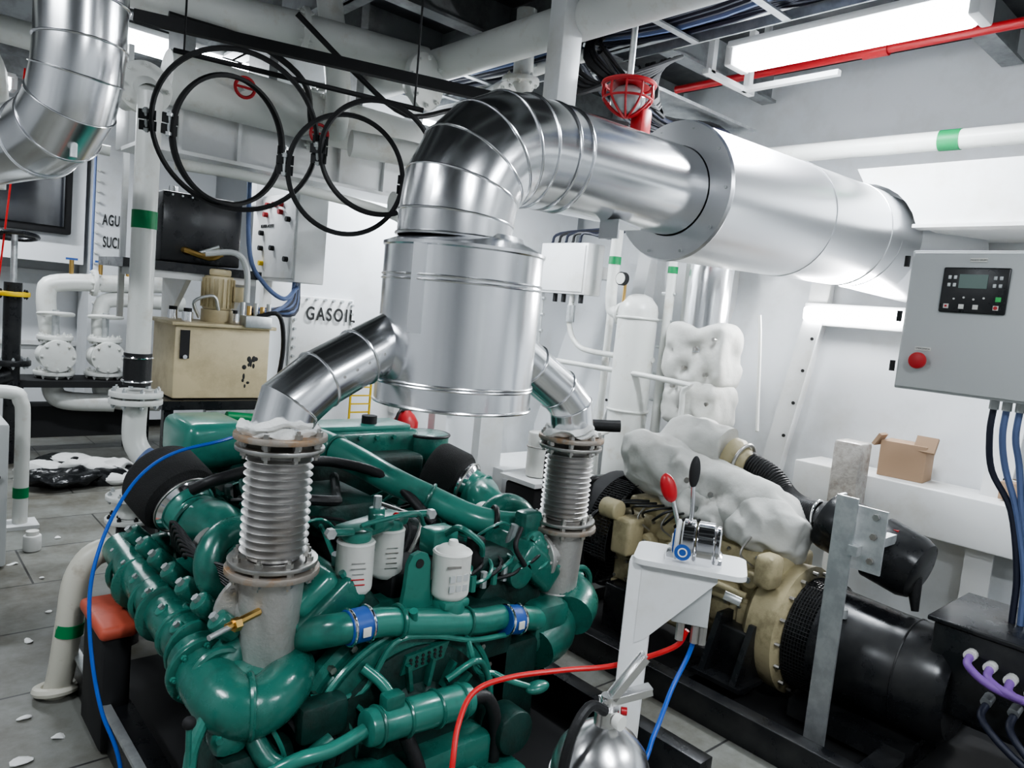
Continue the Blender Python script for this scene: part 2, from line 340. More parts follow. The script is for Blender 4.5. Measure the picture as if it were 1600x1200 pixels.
o.torus((1.55,cy,1.985),(0,0,1),r+.002,.006,'alu',56)
o.cyl((1.88,cy,2.345),(3.2,cy,2.37),.196,'alu',seg=56)
for x in (1.93,2.0): o.torus((x,cy,2.347),(1,0,.02),.198,.0055,'alu',56)
o.box((2.34,cy-.06,2.15),(.14,.1,.01),'alu_dull',rot=(0,.1,0)); o.box((2.275,cy-.06,2.12),(.01,.1,.07),'alu_dull')
L=[(1.44,2.17,1.655),(1.08,2.10,1.485),(.985,2.09,1.41),(.965,2.09,1.325)]
o.tube(L,.093,'alu',seg=40,sm=0); 
for i in (1,2): o.torus(L[i],V(L[i+1])-V(L[i-1]),.095,.0035,'alu',40)
d=V(L[1])-V(L[0]); o.torus(V(L[0])+d*.58,d,.095,.004,'alu',40)
for t in (.45,.62,.75,.88):
    p=V(L[0])+d*t; o.cyl(p+V((-.0,-.090,.0)),p+V((0,-.096,0)),.005,'steel',seg=8); o.cyl(p+V((0,-.05,-.085)),p+V((0,-.053,-.089)),.005,'steel',seg=8)
Rb=[(1.75,2.12,1.69),(2.14,2.10,1.46),(2.22,2.09,1.39),(2.25,2.09,1.265)]
o.tube(Rb,.088,'alu',seg=40,sm=0)
for i in (1,2): o.torus(Rb[i],V(Rb[i+1])-V(Rb[i-1]),.09,.0035,'alu',40)
d=V(Rb[1])-V(Rb[0]); o.torus(V(Rb[0])+d*.6,d,.09,.004,'alu',40)
o.done(.3)
o=M('lagged_exhaust_duct')
o.lathe((2.73,cy,2.36),(1,0,.03),[(0,.2),(0,.305),(.015,.312),(.03,.305),(1.87,.305)],'alu_dull',64,caps=False)
for k in range(10):
    a=k*math.pi/5; o.cyl((2.728,cy+.28*math.cos(a),2.36+.28*math.sin(a)),(2.722,cy+.28*math.cos(a),2.36+.28*math.sin(a)),.007,'galv',seg=8)
o.tube([(4.55,cy,2.41),(4.75,cy,2.41),(4.95,cy-.03,2.40),(5.39,1.8,2.34)],.305,'alu_dull',seg=56,sm=0)
o.torus((4.42,cy,2.41),(1,-.1,0),.306,.004,'alu_dull',56); o.torus((3.7,cy,2.39),(1,0,.03),.306,.003,'alu_dull',56)
o.done(.3)
def bellows(name,x,y,zt,zb,zc,r):
    o=M(name)
    o.flange((x,y,zt+.0),(0,0,1),.138*r/.1,.018,'rust_steel',8,'steel'); o.flange((x,y,zt-.035),(0,0,1),.132*r/.1,.014,'steel',8,'steel')
    n=14; z0=zt-.045; z1=zb+.03; prof=[]
    for i in range(n*8+1):
        t=i/(n*8); prof.append((t*(z0-z1),(r*.90+r*.12*math.cos(2*math.pi*n*t)) if .02<t<.98 else r*.8))
    o.lathe((x,y,z1),(0,0,1),prof,'bellow',48)
    o.flange((x,y,zb+.02),(0,0,1),.135*r/.1,.014,'steel',8,'steel'); o.flange((x,y,zb-.008),(0,0,1),.142*r/.1,.02,'rust_steel',8,'steel')
    o.lathe((x,y,zb-.02),(0,0,-1),[(0,r*.99),(zb-.02-zc,r*.86)],'cast_steel',40)
    o.torus((x,y,zc),(0,0,1),r*.84,.006,'cast_steel')
    n0=len(o.v); o.torus((x,y,zt+.018),(0,0,1),r*1.0,.020,'wool',60,10,.8); o.torus((x-.02,y-.015,zt+.03),(0,.2,1),r*.93,.017,'wool',60,10,.8); o.crumple(n0,.025,18)
    return o
o=bellows('exhaust_bellows',.965,2.09,1.315,.91,.615,.1)
o.cyl((.90,2.02,.80),(.79,1.98,.79),.012,'brass',seg=8); o.cyl((.83,1.99,.79),(.81,1.985,.79),.02,'brass',seg=6); o.cyl((.80,1.98,.79),(.73,1.95,.785),.008,'galv'); o.done()
o=bellows('exhaust_bellows',2.245,2.09,1.255,.885,.60,.1); 
o.flange((2.12,2.09,.76),(1,0,0),.1,.02,'cast_steel',8,'cast_steel'); o.cyl((2.12,2.09,.76),(2.2,2.09,.76),.07,'cast_steel'); o.done()
# ------------------------------------------------------------------ left clad duct
o=M('clad_exhaust_pipe')
P=[(.57,3.0,3.80),(.57,3.0,2.52),(.565,3.01,2.42),(.555,3.04,2.33),(.535,3.12,2.26),(.50,3.24,2.22),(.40,3.62,2.20),(.2,4.6,2.20)]
o.tube(P,.142,'alu',seg=48,sm=0)
for i in range(1,6): o.torus(P[i],V(P[i+1])-V(P[i-1]),.144,.004,'alu',48)
for z in (2.66,3.0): o.torus((.57,3.0,z),(0,0,1),.144,.005,'alu',48)
o.cyl((.56,3.0,2.24),(.56,3.0,2.14),.012,'galv'); o.done(.25)
o=M('corner_pipework')
o.tube([(-.6,4.6,2.75),(.3,4.4,2.72),(.45,4.3,2.66),(.47,4.3,2.4),(.47,4.3,2.1)],.06,'white_pipe',seg=16); o.flange((.42,4.32,2.5),(0,0,1),.11,.03,'white_pipe',8,'white_pipe')
o.box((.22,4.1,2.35),(.3,.2,.5),'white_paint',bev=.01); o.tube([(-.8,5.2,2.50),(.5,5.0,2.48),(1.1,4.9,2.46)],.03,'white_pipe',seg=14)
o.tube([(-.5,5.0,3.0),(.8,4.8,2.95),(1.0,4.8,2.9)],.07,'white_pipe',seg=14); o.done()
# ------------------------------------------------------------------ clamp rings
def ring(name,c,n,R):
    o=M(name); o.torus(c,n,R,.010,'black_matte',seg=64,ms=6,sq=1.9)
    x,y,z=frame(n)
    for s in (-1,1):
        for w in (-1,1):
            p=V(c)+x*R*s*1.045+y*.02*w; o.box(p,(.06,.008,.035),'black_matte',rot=V((1,0,0)).rotation_difference(x).to_euler())
        p=V(c)+x*R*s*1.06; o.cyl(p-y*.045,p+y*.045,.007,'galv',seg=8); o.cyl(p-y*.04,p-y*.028,.014,'galv',seg=6); o.cyl(p+y*.028,p+y*.04,.014,'galv',seg=6)
    o.done()
ring('pipe_clamp_ring',(1.09,2.93,2.335),(.45,.9,.42),.30)
ring('pipe_clamp_ring',(1.11,3.04,2.32),(-.25,1,.1),.245)
ring('pipe_clamp_ring',(1.46,2.72,2.23),(.25,1,.12),.23)
ring('pipe_clamp_ring',(1.51,2.58,2.29),(.6,.7,.45),.22)
o=M('ring_hanger_bar'); o.tube([(.9,3.1,2.62),(1.65,2.5,2.50)],.010,'black_matte',sm=0); o.cyl((.93,3.08,2.6),(.93,3.08,3.55),.004,'black_matte',seg=6); o.cyl((1.62,2.52,2.5),(1.62,2.52,3.55),.004,'black_matte',seg=6); o.done()
# ------------------------------------------------------------------ white vertical pipe
o=M('vertical_white_pipe'); x,y=.98,3.69
o.tube([(x+.02,y+.5,2.62),(x+.01,y+.15,2.62),(x,y+.02,2.57),(x,y,2.45),(x,y,1.36)],.052,'white_pipe',seg=20)
o.flange((x+.01,y+.14,2.62),(0,1,0),.12,.03,'white_pipe',8,'white_pipe')
o.cyl((x,y,1.97),(x,y,2.05),.054,'band_green'); o.cyl((x,y,1.25),(x,y,1.4),.060,'rubber')
for z in (1.27,1.38): o.torus((x,y,z),(0,0,1),.062,.006,'chrome')
o.flange((x,y,1.21),(0,0,1),.115,.025,'white_pipe',8,'galv'); o.flange((x,y,1.175),(0,0,1),.115,.025,'white_pipe',8,'galv')
o.tube([(x,y,1.16),(x,y,1.0),(x+.03,y-.03,.92),(x+.07,y-.06,.88),(x+.04,y-.02,.80),(x,y,.72),(x,y,.6)],.052,'white_pipe',seg=18)
o.cyl((x+.03,y-.04,.91),(x+.075,y-.08,.875),.06,'bluegrey')
o.flange((x,y,.72),(0,0,1),.11,.022,'white_pipe',8,'galv'); o.flange((x,y,.61),(0,0,1),.11,.02,'white_pipe',8,'rubber')
o.cyl((x,y,.62),(x,y,0),.06,'black_paint'); o.done()
o=M('floor_standpipe')
o.tube([(.97,3.22,.60),(.85,3.25,.62),(.74,3.26,.61),(.675,3.25,.52),(.655,3.25,.35),(.64,3.29,.12),(.63,3.34,.0)],.05,'beige_pipe',seg=20)
o.cyl((.654,3.25,.29),(.657,3.25,.34),.052,'band_green'); o.torus((.632,3.33,.03),(0,.2,1),.07,.02,'beige_pipe'); o.done()
o=M('railing_pipe'); o.tube([(.84,5.76,0),(.84,5.76,.7),(.82,5.75,.86),(.74,5.75,.92),(.2,5.78,.93)],.045,'white_pipe',seg=16)
o.cyl((.84,5.76,.2),(.84,5.76,.27),.047,'band_green'); o.box((.84,5.76,.01),(.2,.2,.03),'white_paint'); o.done()
o=M('equipment_locker'); o.box((.36,5.2,.43),(.6,.5,.84),'ral_grey',bev=.015); o.box((.36,4.945,.45),(.5,.01,.7),'galv',bev=.004); o.cyl((.6,4.945,.55),(.6,4.92,.55),.02,'black_matte'); o.done()
# ------------------------------------------------------------------ valves manifold back left
o=M('valve_manifold')
for vx in (1.40,1.82):
    vz=.95
    o.blob((vx,8,vz),(.16,.15,.13),'white_pipe'); o.flange((vx,8,vz-.17),(0,0,1),.17,.04,'white_pipe',8,'white_pipe'); o.flange((vx,8,vz+.16),(0,0,1),.15,.04,'white_pipe',8,'white_pipe')
    o.flange((vx,7.84,vz),(0,1,0),.15,.04,'white_pipe',8,'white_pipe')
    o.cyl((vx,8,vz+.15),(vx,8,vz+.42),.03,'galv'); o.torus((vx,8,vz+.38),(0,.1,1),.14,.018,'white_pipe'); o.box((vx,8,vz+.38),(.27,.02,.015),'white_pipe'); o.box((vx,8,vz+.38),(.02,.27,.015),'white_pipe')
    o.tube([(vx,8.0,.75),(vx,8,.6),(vx+.1,7.95,.52),(vx+.5,7.9,.5)],.09,'white_pipe')
o.tube([(1.40,8.2,1.05),(1.35,8.2,1.5),(1.45,8.2,1.62),(2.0,8.2,1.66),(2.6,8.3,1.7)],.085,'white_pipe'); o.tube([(1.82,8.2,1.05),(1.82,8.2,1.4),(1.95,8.2,1.5),(2.6,8.2,1.5)],.075,'white_pipe')
o.flange((1.75,8.2,1.65),(1,0,0),.13,.04,'white_pipe',8,'white_pipe')
for i in range(3): o.cyl((1.55+i*.25,8.2,1.66),(1.55+i*.25,8.2,1.85),.02,'brass'); o.box((1.55+i*.25,8.2,1.86),(.1,.02,.02),'blue_clamp')
o.tube([(1.74,8.3,3.5),(1.74,8.3,1.7)],.013,'bluegrey',sm=0); o.done()
o=M('valve_stand'); o.box((1.6,8,.70),(1.1,.5,.06),'black_matte'); 
for sx in (1.1,2.1):
    for sy in (7.8,8.2): o.box((sx,sy,.34),(.06,.06,.68),'black_matte')
o.box((1.6,8.2,.3),(1.0,.3,.3),'black_matte'); o.done()
o=M('handwheel_valve'); x,y=1.02,7.7
o.cyl((x,y,0.7),(x,y,1.6),.07,'black_paint'); o.cyl((x,y,1.6),(x,y,2.02),.025,'galv'); o.torus((x,y,2.0),(0,.15,1),.17,.02,'black_paint'); o.box((x,y,2.0),(.32,.02,.02),'black_paint'); o.flange((x,y,1.5),(0,0,1),.13,.04,'yellow',6,'black_paint'); o.flange((x,y,.9),(0,0,1),.15,.05,'black_paint')
o.tube([(x,y,.8),(x-.3,y,.7),(x-.8,y,.7)],.09,'black_paint'); o.cyl((x,y,0),(x,y,.8),.05,'black_paint'); o.cyl((x+.03,y-.05,3.4),(x-.15,y-.1,1.2),.008,'red_hose',seg=6); o.done()
o=M('plastic_sheet_pile')
for i in range(9): o.blob((1.2+i*.075,7.0+random.uniform(-.25,.25),.05),(.2,.16,random.uniform(.06,.12)),'plastic_bag' if i%3 else 'cloth',.7,7,seg=20)
n0=len(o.v); o.blob((1.55,6.9,.12),(.28,.16,.08),'cloth',.3,5,seg=28); o.crumple(n0,.05,9)
n0=len(o.v); o.blob((1.25,6.7,.08),(.3,.16,.07),'plastic_bag',.3,5,seg=28); o.crumple(n0,.05,9)
o.done()
o=M('plastic_jar'); o.cyl((.83,5.22,0),(.83,5.22,.1),.05,'cloth',bev=.01); o.cyl((.83,5.22,.1),(.83,5.22,.125),.035,'filter_white'); o.done()
o=M('insulation_scraps')
for (sx,sy) in ((.75,4.2),(.9,4.0),(.62,3.9),(.7,5.0),(1.0,5.4),(.5,3.2),(.45,2.9),(.58,3.0),(.8,4.7),(2.45,2.55),(2.55,2.35),(2.5,2.75)):
    n0=len(o.v); o.blob((sx,sy,.006),(random.uniform(.015,.04),random.uniform(.012,.03),.006),'wool',seg=10); o.crumple(n0,.01,30)
o.done()
o=M('hazard_strip')
for i in range(8): o.box((1.25+i*.12,8.9,.012),(.12,.12,.012),'yellow' if i%2 else 'black_matte')
o.done()
# ------------------------------------------------------------------ hydraulic unit
o=M('hydraulic_power_unit')
o.box((1.60,4.5,1.30),(.55,.40,.42),'cream',bev=.012); o.box((1.60,4.5,1.515),(.60,.46,.02),'cream',bev=.005)
o.cyl((1.62,4.5,1.52),(1.62,4.5,1.60),.09,'cream'); o.cyl((1.62,4.5,1.60),(1.62,4.5,1.80),.085,'cream',bev=.01)
for k in range(20): a=k*math.pi/10; o.box((1.62+.088*math.cos(a),4.5+.088*math.sin(a),1.70),(.014,.004,.17),'cream',rot=(0,0,a))
o.cyl((1.62,4.5,1.80),(1.62,4.5,1.84),.07,'cream',bev=.01); o.box((1.72,4.44,1.70),(.07,.08,.09),'cream',bev=.006)
for (dx,dy) in ((-.18,-.1),(.16,.1),(.2,-.12),(-.2,.1)):
    o.cyl((1.6+dx,4.5+dy,1.52),(1.6+dx,4.5+dy,1.58),.03,'chrome'); o.cyl((1.6+dx,4.5+dy,1.58),(1.6+dx,4.5+dy,1.60),.022,'black_matte')
o.box((1.38,4.296,1.40),(.05,.01,.16),'black_matte'); o.cyl((1.38,4.29,1.33),(1.38,4.28,1.33),.012,'chrome')
for k in range(12): o.blob((1.74+random.uniform(-.04,.06),4.2995,1.24+random.uniform(-.08,.09)),(random.uniform(.006,.014),.002,random.uniform(.008,.022)),'ink',seg=8)
o.box((1.78,4.30,1.55),(.16,.1,.07),'galv',bev=.006); o.tube([(1.5,4.45,1.55),(1.46,4.42,1.64),(1.56,4.40,1.68),(1.6,4.42,1.60)],.01,'galv',seg=8)
for k in range(5): o.cyl((1.72+.04*k,4.36,1.52),(1.72+.04*k,4.36,1.66-.02*(k%2)),.014,'brass' if k%2 else 'galv',seg=10)
o.tube([(1.8,4.33,1.58),(1.92,4.3,1.6),(1.97,4.32,1.4),(1.95,4.35,1.1)],.014,'rubber')
o.tube([(1.5,4.4,1.92),(1.66,4.36,1.94),(1.73,4.36,1.85),(1.74,4.36,1.66)],.018,'ral_grey',seg=10); o.done()
o=M('power_unit_stand'); o.box((1.62,4.5,1.06),(.72,.52,.05),'black_paint')
for sx in (1.3,1.94):
    for sy in (4.28,4.72): o.box((sx,sy,.51),(.05,.05,1.05),'black_paint')
o.box((1.62,4.5,.4),(.6,.4,.5),'black_matte'); o.box((1.75,4.27,1.0),(.5,.05,.06),'galv'); o.cyl((1.6,4.2,1.0),(1.9,4.2,.97),.03,'band_green'); o.cyl((1.9,4.2,.97),(2.05,4.2,.96),.035,'yellow'); o.done()
o=M('header_tank_shelf'); o.box((1.48,4.75,1.825),(.78,.55,.05),'black_paint'); o.box((1.2,4.95,2.3),(.03,.03,1.6),'white_paint'); o.prism([(4.5,1.8),(5.0,1.8),(5.0,1.4)],'x',1.45,1.48,'white_paint'); o.prism([(4.5,1.8),(5.0,1.8),(5.0,1.4)],'x',1.8,1.83,'white_paint')
o.box((1.52,4.75,1.78),(.65,.5,.04),'white_paint'); o.done()
o=M('black_header_tank'); o.box((1.54,4.78,2.06),(.46,.4,.40),'black_paint',bev=.01); 
for k in range(7): o.cyl((1.36+.055*k,4.585,2.24),(1.36+.055*k,4.57,2.24),.006,'galv',seg=6)
o.tube([(1.45,4.56,1.92),(1.42,4.5,1.93),(1.55,4.48,1.90),(1.62,4.47,1.93)],.018,'brass',seg=8); o.cyl((1.5,4.5,1.92),(1.6,4.46,1.97),.012,'galv'); o.cyl((1.42,4.78,2.26),(1.42,4.78,2.31),.03,'chrome'); o.done()
o=M('pump_control_cabinet'); o.box((2.15,4.75,2.09),(.20,.70,.56),'white_paint',bev=.008); o.box((2.045,4.75,2.09),(.012,.66,.52),'white_paint',bev=.004)
for (yy,zz,m) in ((4.62,2.30,'red'),(4.72,2.30,'red'),(4.82,2.30,'red'),(4.62,2.25,'red'),(4.85,2.24,'red'),(4.9,2.12,'black_matte'),(4.9,2.02,'black_matte'),(4.88,1.92,'yellow'),(4.72,2.02,'black_matte'),(4.5,2.2,'black_matte'),(4.5,1.95,'black_matte')):
    o.cyl((2.04,yy,zz),(2.012,yy,zz),.017,m,seg=14)
o.text('BOMBA ACEITE',.03,(2.036,4.83,2.165),FX,'ink'); 
for k in range(6): o.tube([(2.1+.02*k,4.5+.03*k,1.83),(2.08+.02*k,4.5+.03*k,1.7-.02*k),(1.98-.03*k,4.48,1.62),(1.85,4.45,1.6-.01*k)],.012,'cable_dark' if k%2 else 'bluegrey',seg=7)
o.tube([(1.80,4.6,3.2),(1.79,4.55,2.4),(1.80,4.5,1.95),(1.88,4.45,1.78),(2.0,4.42,1.70),(2.12,4.5,1.78)],.014,'bluegrey',seg=10)
o.box((2.1,5.0,2.9),(.2,.1,1.2),'white_paint'); o.done()
# ------------------------------------------------------------------ starboard side
o=M('junction_box'); o.box((4.5,4.4,2.16),(.2,.55,.42),'white_paint',bev=.01); o.box((4.395,4.4,2.16),(.01,.5,.38),'white_paint',bev=.004); 
for k in range(4): o.cyl((4.45,4.2+.1*k,1.95),(4.45,4.2+.1*k,1.88),.02,'black_matte',seg=8)
o.tube([(4.45,4.3,1.95),(4.45,4.3,1.7),(4.45,4.2,1.55),(4.45,4.0,1.5),(4.45,3.4,1.5)],.022,'white_pipe'); o.cyl((4.45,4.3,1.72),(4.45,4.3,1.86),.035,'galv'); o.box((4.75,4.4,2.16),(.4,.3,.1),'white_paint'); 
for k in range(5): o.tube([(4.42,4.25+.08*k,2.37),(4.42,4.2+.07*k,2.45),(4.5,3.95,2.42+.02*k),(4.6,3.8,2.6)],.012,'rubber' if k%2 else 'cable_dark',seg=6)
o.done()
o=M('vertical_filter_housing'); o.lathe((4.4,3.55,.1),(0,0,1),[(0,.15),(1.75,.15),(1.8,.14),(1.86,.09),(1.88,.04)],'white_pipe',32); o.torus((4.4,3.55,1.8),(0,0,1),.152,.01,'white_pipe'); o.torus((4.4,3.55,1.1),(0,0,1),.152,.01,'white_pipe')
o.tube([(4.42,3.85,2.5),(4.42,3.85,1.95),(4.42,3.8,1.83),(4.42,3.65,1.82)],.045,'white_pipe'); o.cyl((4.42,3.85,2.2),(4.42,3.85,2.26),.048,'band_green')
o.flange((4.42,3.72,1.82),(0,1,0),.09,.03,'white_pipe',6,'white_pipe'); o.cyl((4.28,3.62,2.08),(4.24,3.62,2.08),.05,'black_matte'); o.cyl((4.24,3.62,2.08),(4.235,3.62,2.08),.042,'filter_white'); o.cyl((4.3,3.62,1.9),(4.3,3.62,2.08),.012,'brass')
o.cyl((4.4,3.55,0),(4.4,3.55,.12),.1,'white_pipe'); o.done()
o=M('service_pipe_run')
for (y,x,rr) in ((3.35,4.5,.035),(3.28,4.6,.022),(3.95,4.55,.03),(4.05,4.65,.02)): o.tube([(x,y,2.65),(x,y,.9),(x,y,.02)],rr,'white_pipe',sm=0)
o.cyl((4.5,3.35,2.15),(4.5,3.35,2.2),.037,'band_green')
o.tube([(4.3,4.8,1.4),(4.3,3.1,1.38),(4.3,3.0,1.3),(4.3,3.0,.9)],.02,'white_pipe'); o.tube([(4.75,2.75,1.9),(4.75,2.72,1.7),(4.7,2.65,1.3),(4.65,2.6,1.1)],.012,'white_pipe')
for i in range(5): o.cyl((4.5,3.30,1.2+.2*i),(4.5,3.42,1.2+.2*i),.012,'galv',seg=6)
for i in range(6): o.cyl((4.45,4.62,1.2+.14*i),(4.45,4.7,1.2+.14*i),.016,'galv',seg=6)
o.tube([(4.45,4.66,1.1),(4.45,4.66,2.1)],.018,'galv',sm=0)
o.done()
def pillow(o,c,sz,rot,m='blanket',amp=.015,ex=4):
    b=bmesh.new(); bmesh.ops.create_cube(b,size=1); bmesh.ops.subdivide_edges(b,edges=b.edges[:],cuts=21,use_grid_fill=True); R=Euler(rot).to_matrix(); b.verts.index_update(); vs=[]
    for v in b.verts:
        u=v.co*2; l=(abs(u.x)**ex+abs(u.y)**ex+abs(u.z)**ex)**(1/ex); u=u/l
        q=V((u.x*sz[0]/2,u.y*sz[1]/2,u.z*sz[2]/2)); vs.append(R@q+V(c))
    n0=len(o.v); o.add(vs,[[v.index for v in f.verts] for f in b.faces],m); b.free()
    o.crumple(n0,amp,4.5); o.crumple(n0,amp*.45,12)
def buttons(o,L,d):
    d=V(d)
    for p in L: p=V(p); o.cyl(p,p+d*.03,.004,'steel',seg=6); o.cyl(p+d*.024,p+d*.028,.016,'steel',seg=12)
o=M('generator_exhaust_lagging')
o.tube([(4.55,3.05,1.6),(4.55,3.05,2.15),(4.6,3.05,2.3),(4.75,3.05,2.4),(5.38,3.05,2.42)],.155,'alu',seg=32)
n0=len(o.v)
pillow(o,(4.55,3.05,1.58),(.36,.52,.46),(0,0,.1),amp=.035,ex=5); pillow(o,(4.55,3.03,1.24),(.36,.50,.36),(0,.05,-.1),amp=.035,ex=4)
bt=[(4.38,y-.02,z) for (y,z) in ((2.88,1.7),(3.02,1.62),(3.17,1.7),(2.92,1.45),(3.1,1.48),(3.2,1.6),(2.88,1.25),(3.1,1.2),(3.18,1.34))]
o.dimple(n0,bt,(-1,0,0),.10,.05)
n1=len(o.v); o.tube([(4.55,3.0,1.2),(4.5,2.95,1.05),(4.3,2.8,1.0),(4.0,2.62,1.0),(3.8,2.48,1.04)],.15,'blanket',seg=40,sm=12); o.crumple(n1,.035,5); o.crumple(n1,.015,12)
for p in bt: o.cyl(V(p)+V((.03,0,0)),V(p)+V((-.0,0,0)),.014,'steel',seg=12)
o.done(.9)
o=M('handrail_pipe'); o.tube([(4.6,3.0,2.97),(4.6,-2.5,2.90)],.055,'white_pipe',sm=0,seg=20); o.cyl((4.6,1.57,2.951),(4.6,1.68,2.953),.058,'band_green')
o.cyl((4.6,1.20,2.947),(4.6,1.25,2.947),.057,'ink')
for y in (2.75,.2,-1.8): o.box((4.98,y,2.94),(.76,.04,.04),'white_paint')
o.done()
o=M('box_girder')
pl=[(-3.0,2.48),(1.745,2.48)]
for k in range(7):
    a=math.radians(164-10*k*1.2); pl.append((2.09+.36*math.cos(a),2.38+.36*math.sin(a)))
pl+=[(2.13,2.83),(-3.0,2.83)]
o.prism(pl,'x',4.6,5.38,'white_paint'); o.box((4.62,-.65,2.47),(.12,4.8,.02),'white_paint'); o.done()
o=M('red_fire_main_pipe'); o.tube([(4.62,-2.5,3.54),(4.62,1.4,3.54),(4.62,2.1,3.54),(4.62,3.6,3.54)],.028,'red',sm=0,seg=14); o.cyl((4.62,2.05,3.54),(4.62,2.2,3.54),.04,'red')
for y in (1.0,2.9): o.box((4.62,y,3.66),(.03,.03,.24),'galv')
o.done()
o=M('lamp_bracket_frame'); o.box((4.05,2.35,3.24),(.04,.6,.03),'white_paint'); o.box((3.9,2.65,3.24),(.5,.04,.03),'white_paint'); o.box((4.1,2.65,3.42),(.04,.04,.36),'white_paint'); o.box((3.7,2.65,3.42),(.04,.04,.36),'white_paint'); o.done()
o=M('explosion_proof_lamp'); c=V((2.72,2.40,2.80))
o.blob(c+V((0,0,-.0)),(.085,.085,.07),'glass_clear'); o.torus(c+V((0,.0,.07)),(0,0,1),.12,.012,'red'); 
for k in range(5): 
    a=k*math.pi/5; o.tube([c+V((.12*math.cos(a),.12*math.sin(a),.07)),c+V((.11*math.cos(a),.11*math.sin(a),-.01)),c+V((0,0,-.08)),c-V((.11*math.cos(a),.11*math.sin(a),.01)),c+V((-.12*math.cos(a),-.12*math.sin(a),.07))],.006,'red',seg=6)
o.torus(c+V((0,0,-.0)),(0,0,1),.115,.006,'red'); o.cyl(c+V((0,0,.06)),c+V((0,0,.09)),.10,'red',r2=.05); o.box(c+V((.09,-.02,-.1)),(.08,.08,.16),'red',bev=.02); o.cyl(c+V((0,0,.08)),c+V((0,0,.42)),.015,'galv'); o.done()
# ------------------------------------------------------------------ generator control cabinet
o=M('generator_control_cabinet')
o.box((3.46,.86,1.88),(.30,.78,.58),'ral_grey',bev=.006); o.box((3.302,.86,1.88),(.015,.76,.56),'ral_grey',bev=.005)
o.box((3.288,.995,2.01),(.014,.235,.18),'black_paint',bev=.006,seg=3); o.box((3.279,1.0,2.045),(.004,.10,.055),'screen')
for (yy,zz) in ((1.085,2.06),(1.085,2.03),(1.065,2.06),(1.065,2.03),(.925,2.06),(.925,2.03),(.905,2.06),(.905,2.03)): o.box((3.279,yy,zz),(.004,.012,.015),'galv',bev=.002)
for yy in (1.085,1.03,.98,.91): o.box((3.279,yy,1.945),(.005,.018,.018),'filter_white')
o.box((3.276,1.085,1.945),(.004,.008,.008),'red'); o.cyl((3.28,.91,1.945),(3.274,.91,1.945),.007,'red'); o.box((3.278,.905,1.978),(.005,.018,.018),'green_btn')
for k in range(4): o.cyl((3.28,1.06-.035*k,1.975+.006*(k%2)),(3.277,1.06-.035*k,1.975+.006*(k%2)),.004,'filter_white',seg=10)
o.box((3.291,.995,2.13),(.003,.06,.015),'filter_white'); o.box((3.291,1.15,1.765),(.003,.06,.014),'filter_white'); o.text('EMERGENCIA',.009,(3.289,1.15,1.765),FX,'ink',ext=.0005); o.text('MANDO GRUPO',.008,(3.289,.995,2.13),FX,'ink',ext=.0005)
o.cyl((3.295,1.155,1.715),(3.275,1.155,1.715),.022,'black_matte'); o.cyl((3.275,1.155,1.715),(3.25,1.155,1.715),.034,'red',bev=.008)
for z in (2.1,1.66,1.87): o.cyl((3.295,1.262,z),(3.295,1.262,z+.045),.011,'black_matte')
for k in range(6):
    y=.9-.045*k; o.cyl((3.42,y,1.59),(3.42,y,1.55),.018,'ral_grey',seg=10)
    o.tube([(3.42,y,1.57),(3.42,y,1.45),(3.45,y-.02,1.3+.02*k),(3.48,.80-.02*k,1.15),(3.5,.75-.025*k,.9),(3.5,.74-.03*k,.70)],.013,'bluegrey' if k%3 else 'cable_dark',seg=8)
o.box((4.2,.7,2.0),(1.3,.06,.06),'white_paint'); o.box((4.2,.7,1.75),(1.3,.06,.06),'white_paint'); o.done()
o=M('cardboard_box'); o.box((4.86,1.70,1.08),(.2,.26,.22),'cardboard',rot=(0,0,.1),bev=.004); o.box((4.8,1.58,1.2),(.02,.12,.1),'cardboard',rot=(0,.5,0)); o.box((4.78,1.84,1.19),(.1,.02,.08),'cardboard',rot=(.5,0,0)); o.done()
o=M('cardboard_box'); o.box((4.87,1.0,1.03),(.2,.34,.10),'cardboard',bev=.004); o.box((4.87,1.0,1.082),(.03,.34,.003),'filter_white'); o.done()
o=M('wrapped_column'); o.box((4.5,1.88,.98),(.16,.17,.40),'wrap',bev=.02); o.box((4.5,1.88,.4),(.12,.12,.8),'white_paint'); o.done()
# ------------------------------------------------------------------ generator set
o=M('generator_set'); CY='cat_yellow'
for x in (2.88,3.95): o.box((x,1.6,.07),(.08,3.0,.14),'black_paint',bev=.004)
for y in (.2,1.0,1.9,2.9): o.box((3.41,y,.06),(1.1,.1,.1),'black_paint')
o.box((3.41,1.6,.02),(1.1,3.0,.02),'black_matte')
o.box((3.42,2.1,.34),(.42,.95,.30),CY,bev=.03); o.box((3.42,2.1,.58),(.36,.98,.28),CY,bev=.03); o.box((3.42,2.1,.75),(.30,.92,.10),CY,bev=.03)
for k in range(6):
    y=1.72+k*.155
    o.cyl((3.24,y,.60),(3.17,y,.60),.042,CY,bev=.01); o.cyl((3.17,y,.60),(3.16,y,.60),.015,'galv',seg=6)
    o.box((3.21,y,.40),(.03,.11,.14),CY,bev=.01); o.box((3.205,y+.02,.29),(.02,.1,.06),CY,bev=.008)
    o.tube([(3.2,y,.66),(3.14,y+.04,.72),(3.2,y+.03,.8)],.006,'steel',seg=6); o.bolts([(3.195,y-.04,.45),(3.195,y+.04,.45),(3.195,y-.04,.35),(3.195,y+.04,.35),(3.235,y,.70)],(-1,0,0),.009,'steel')
o.box((3.2,1.95,.50),(.07,.34,.09),CY,bev=.02); o.tube([(3.17,1.72,.52),(3.13,1.9,.54),(3.13,2.3,.52),(3.2,2.5,.56)],.016,CY); o.box((3.16,1.62,.68),(.12,.1,.16),CY,bev=.03)
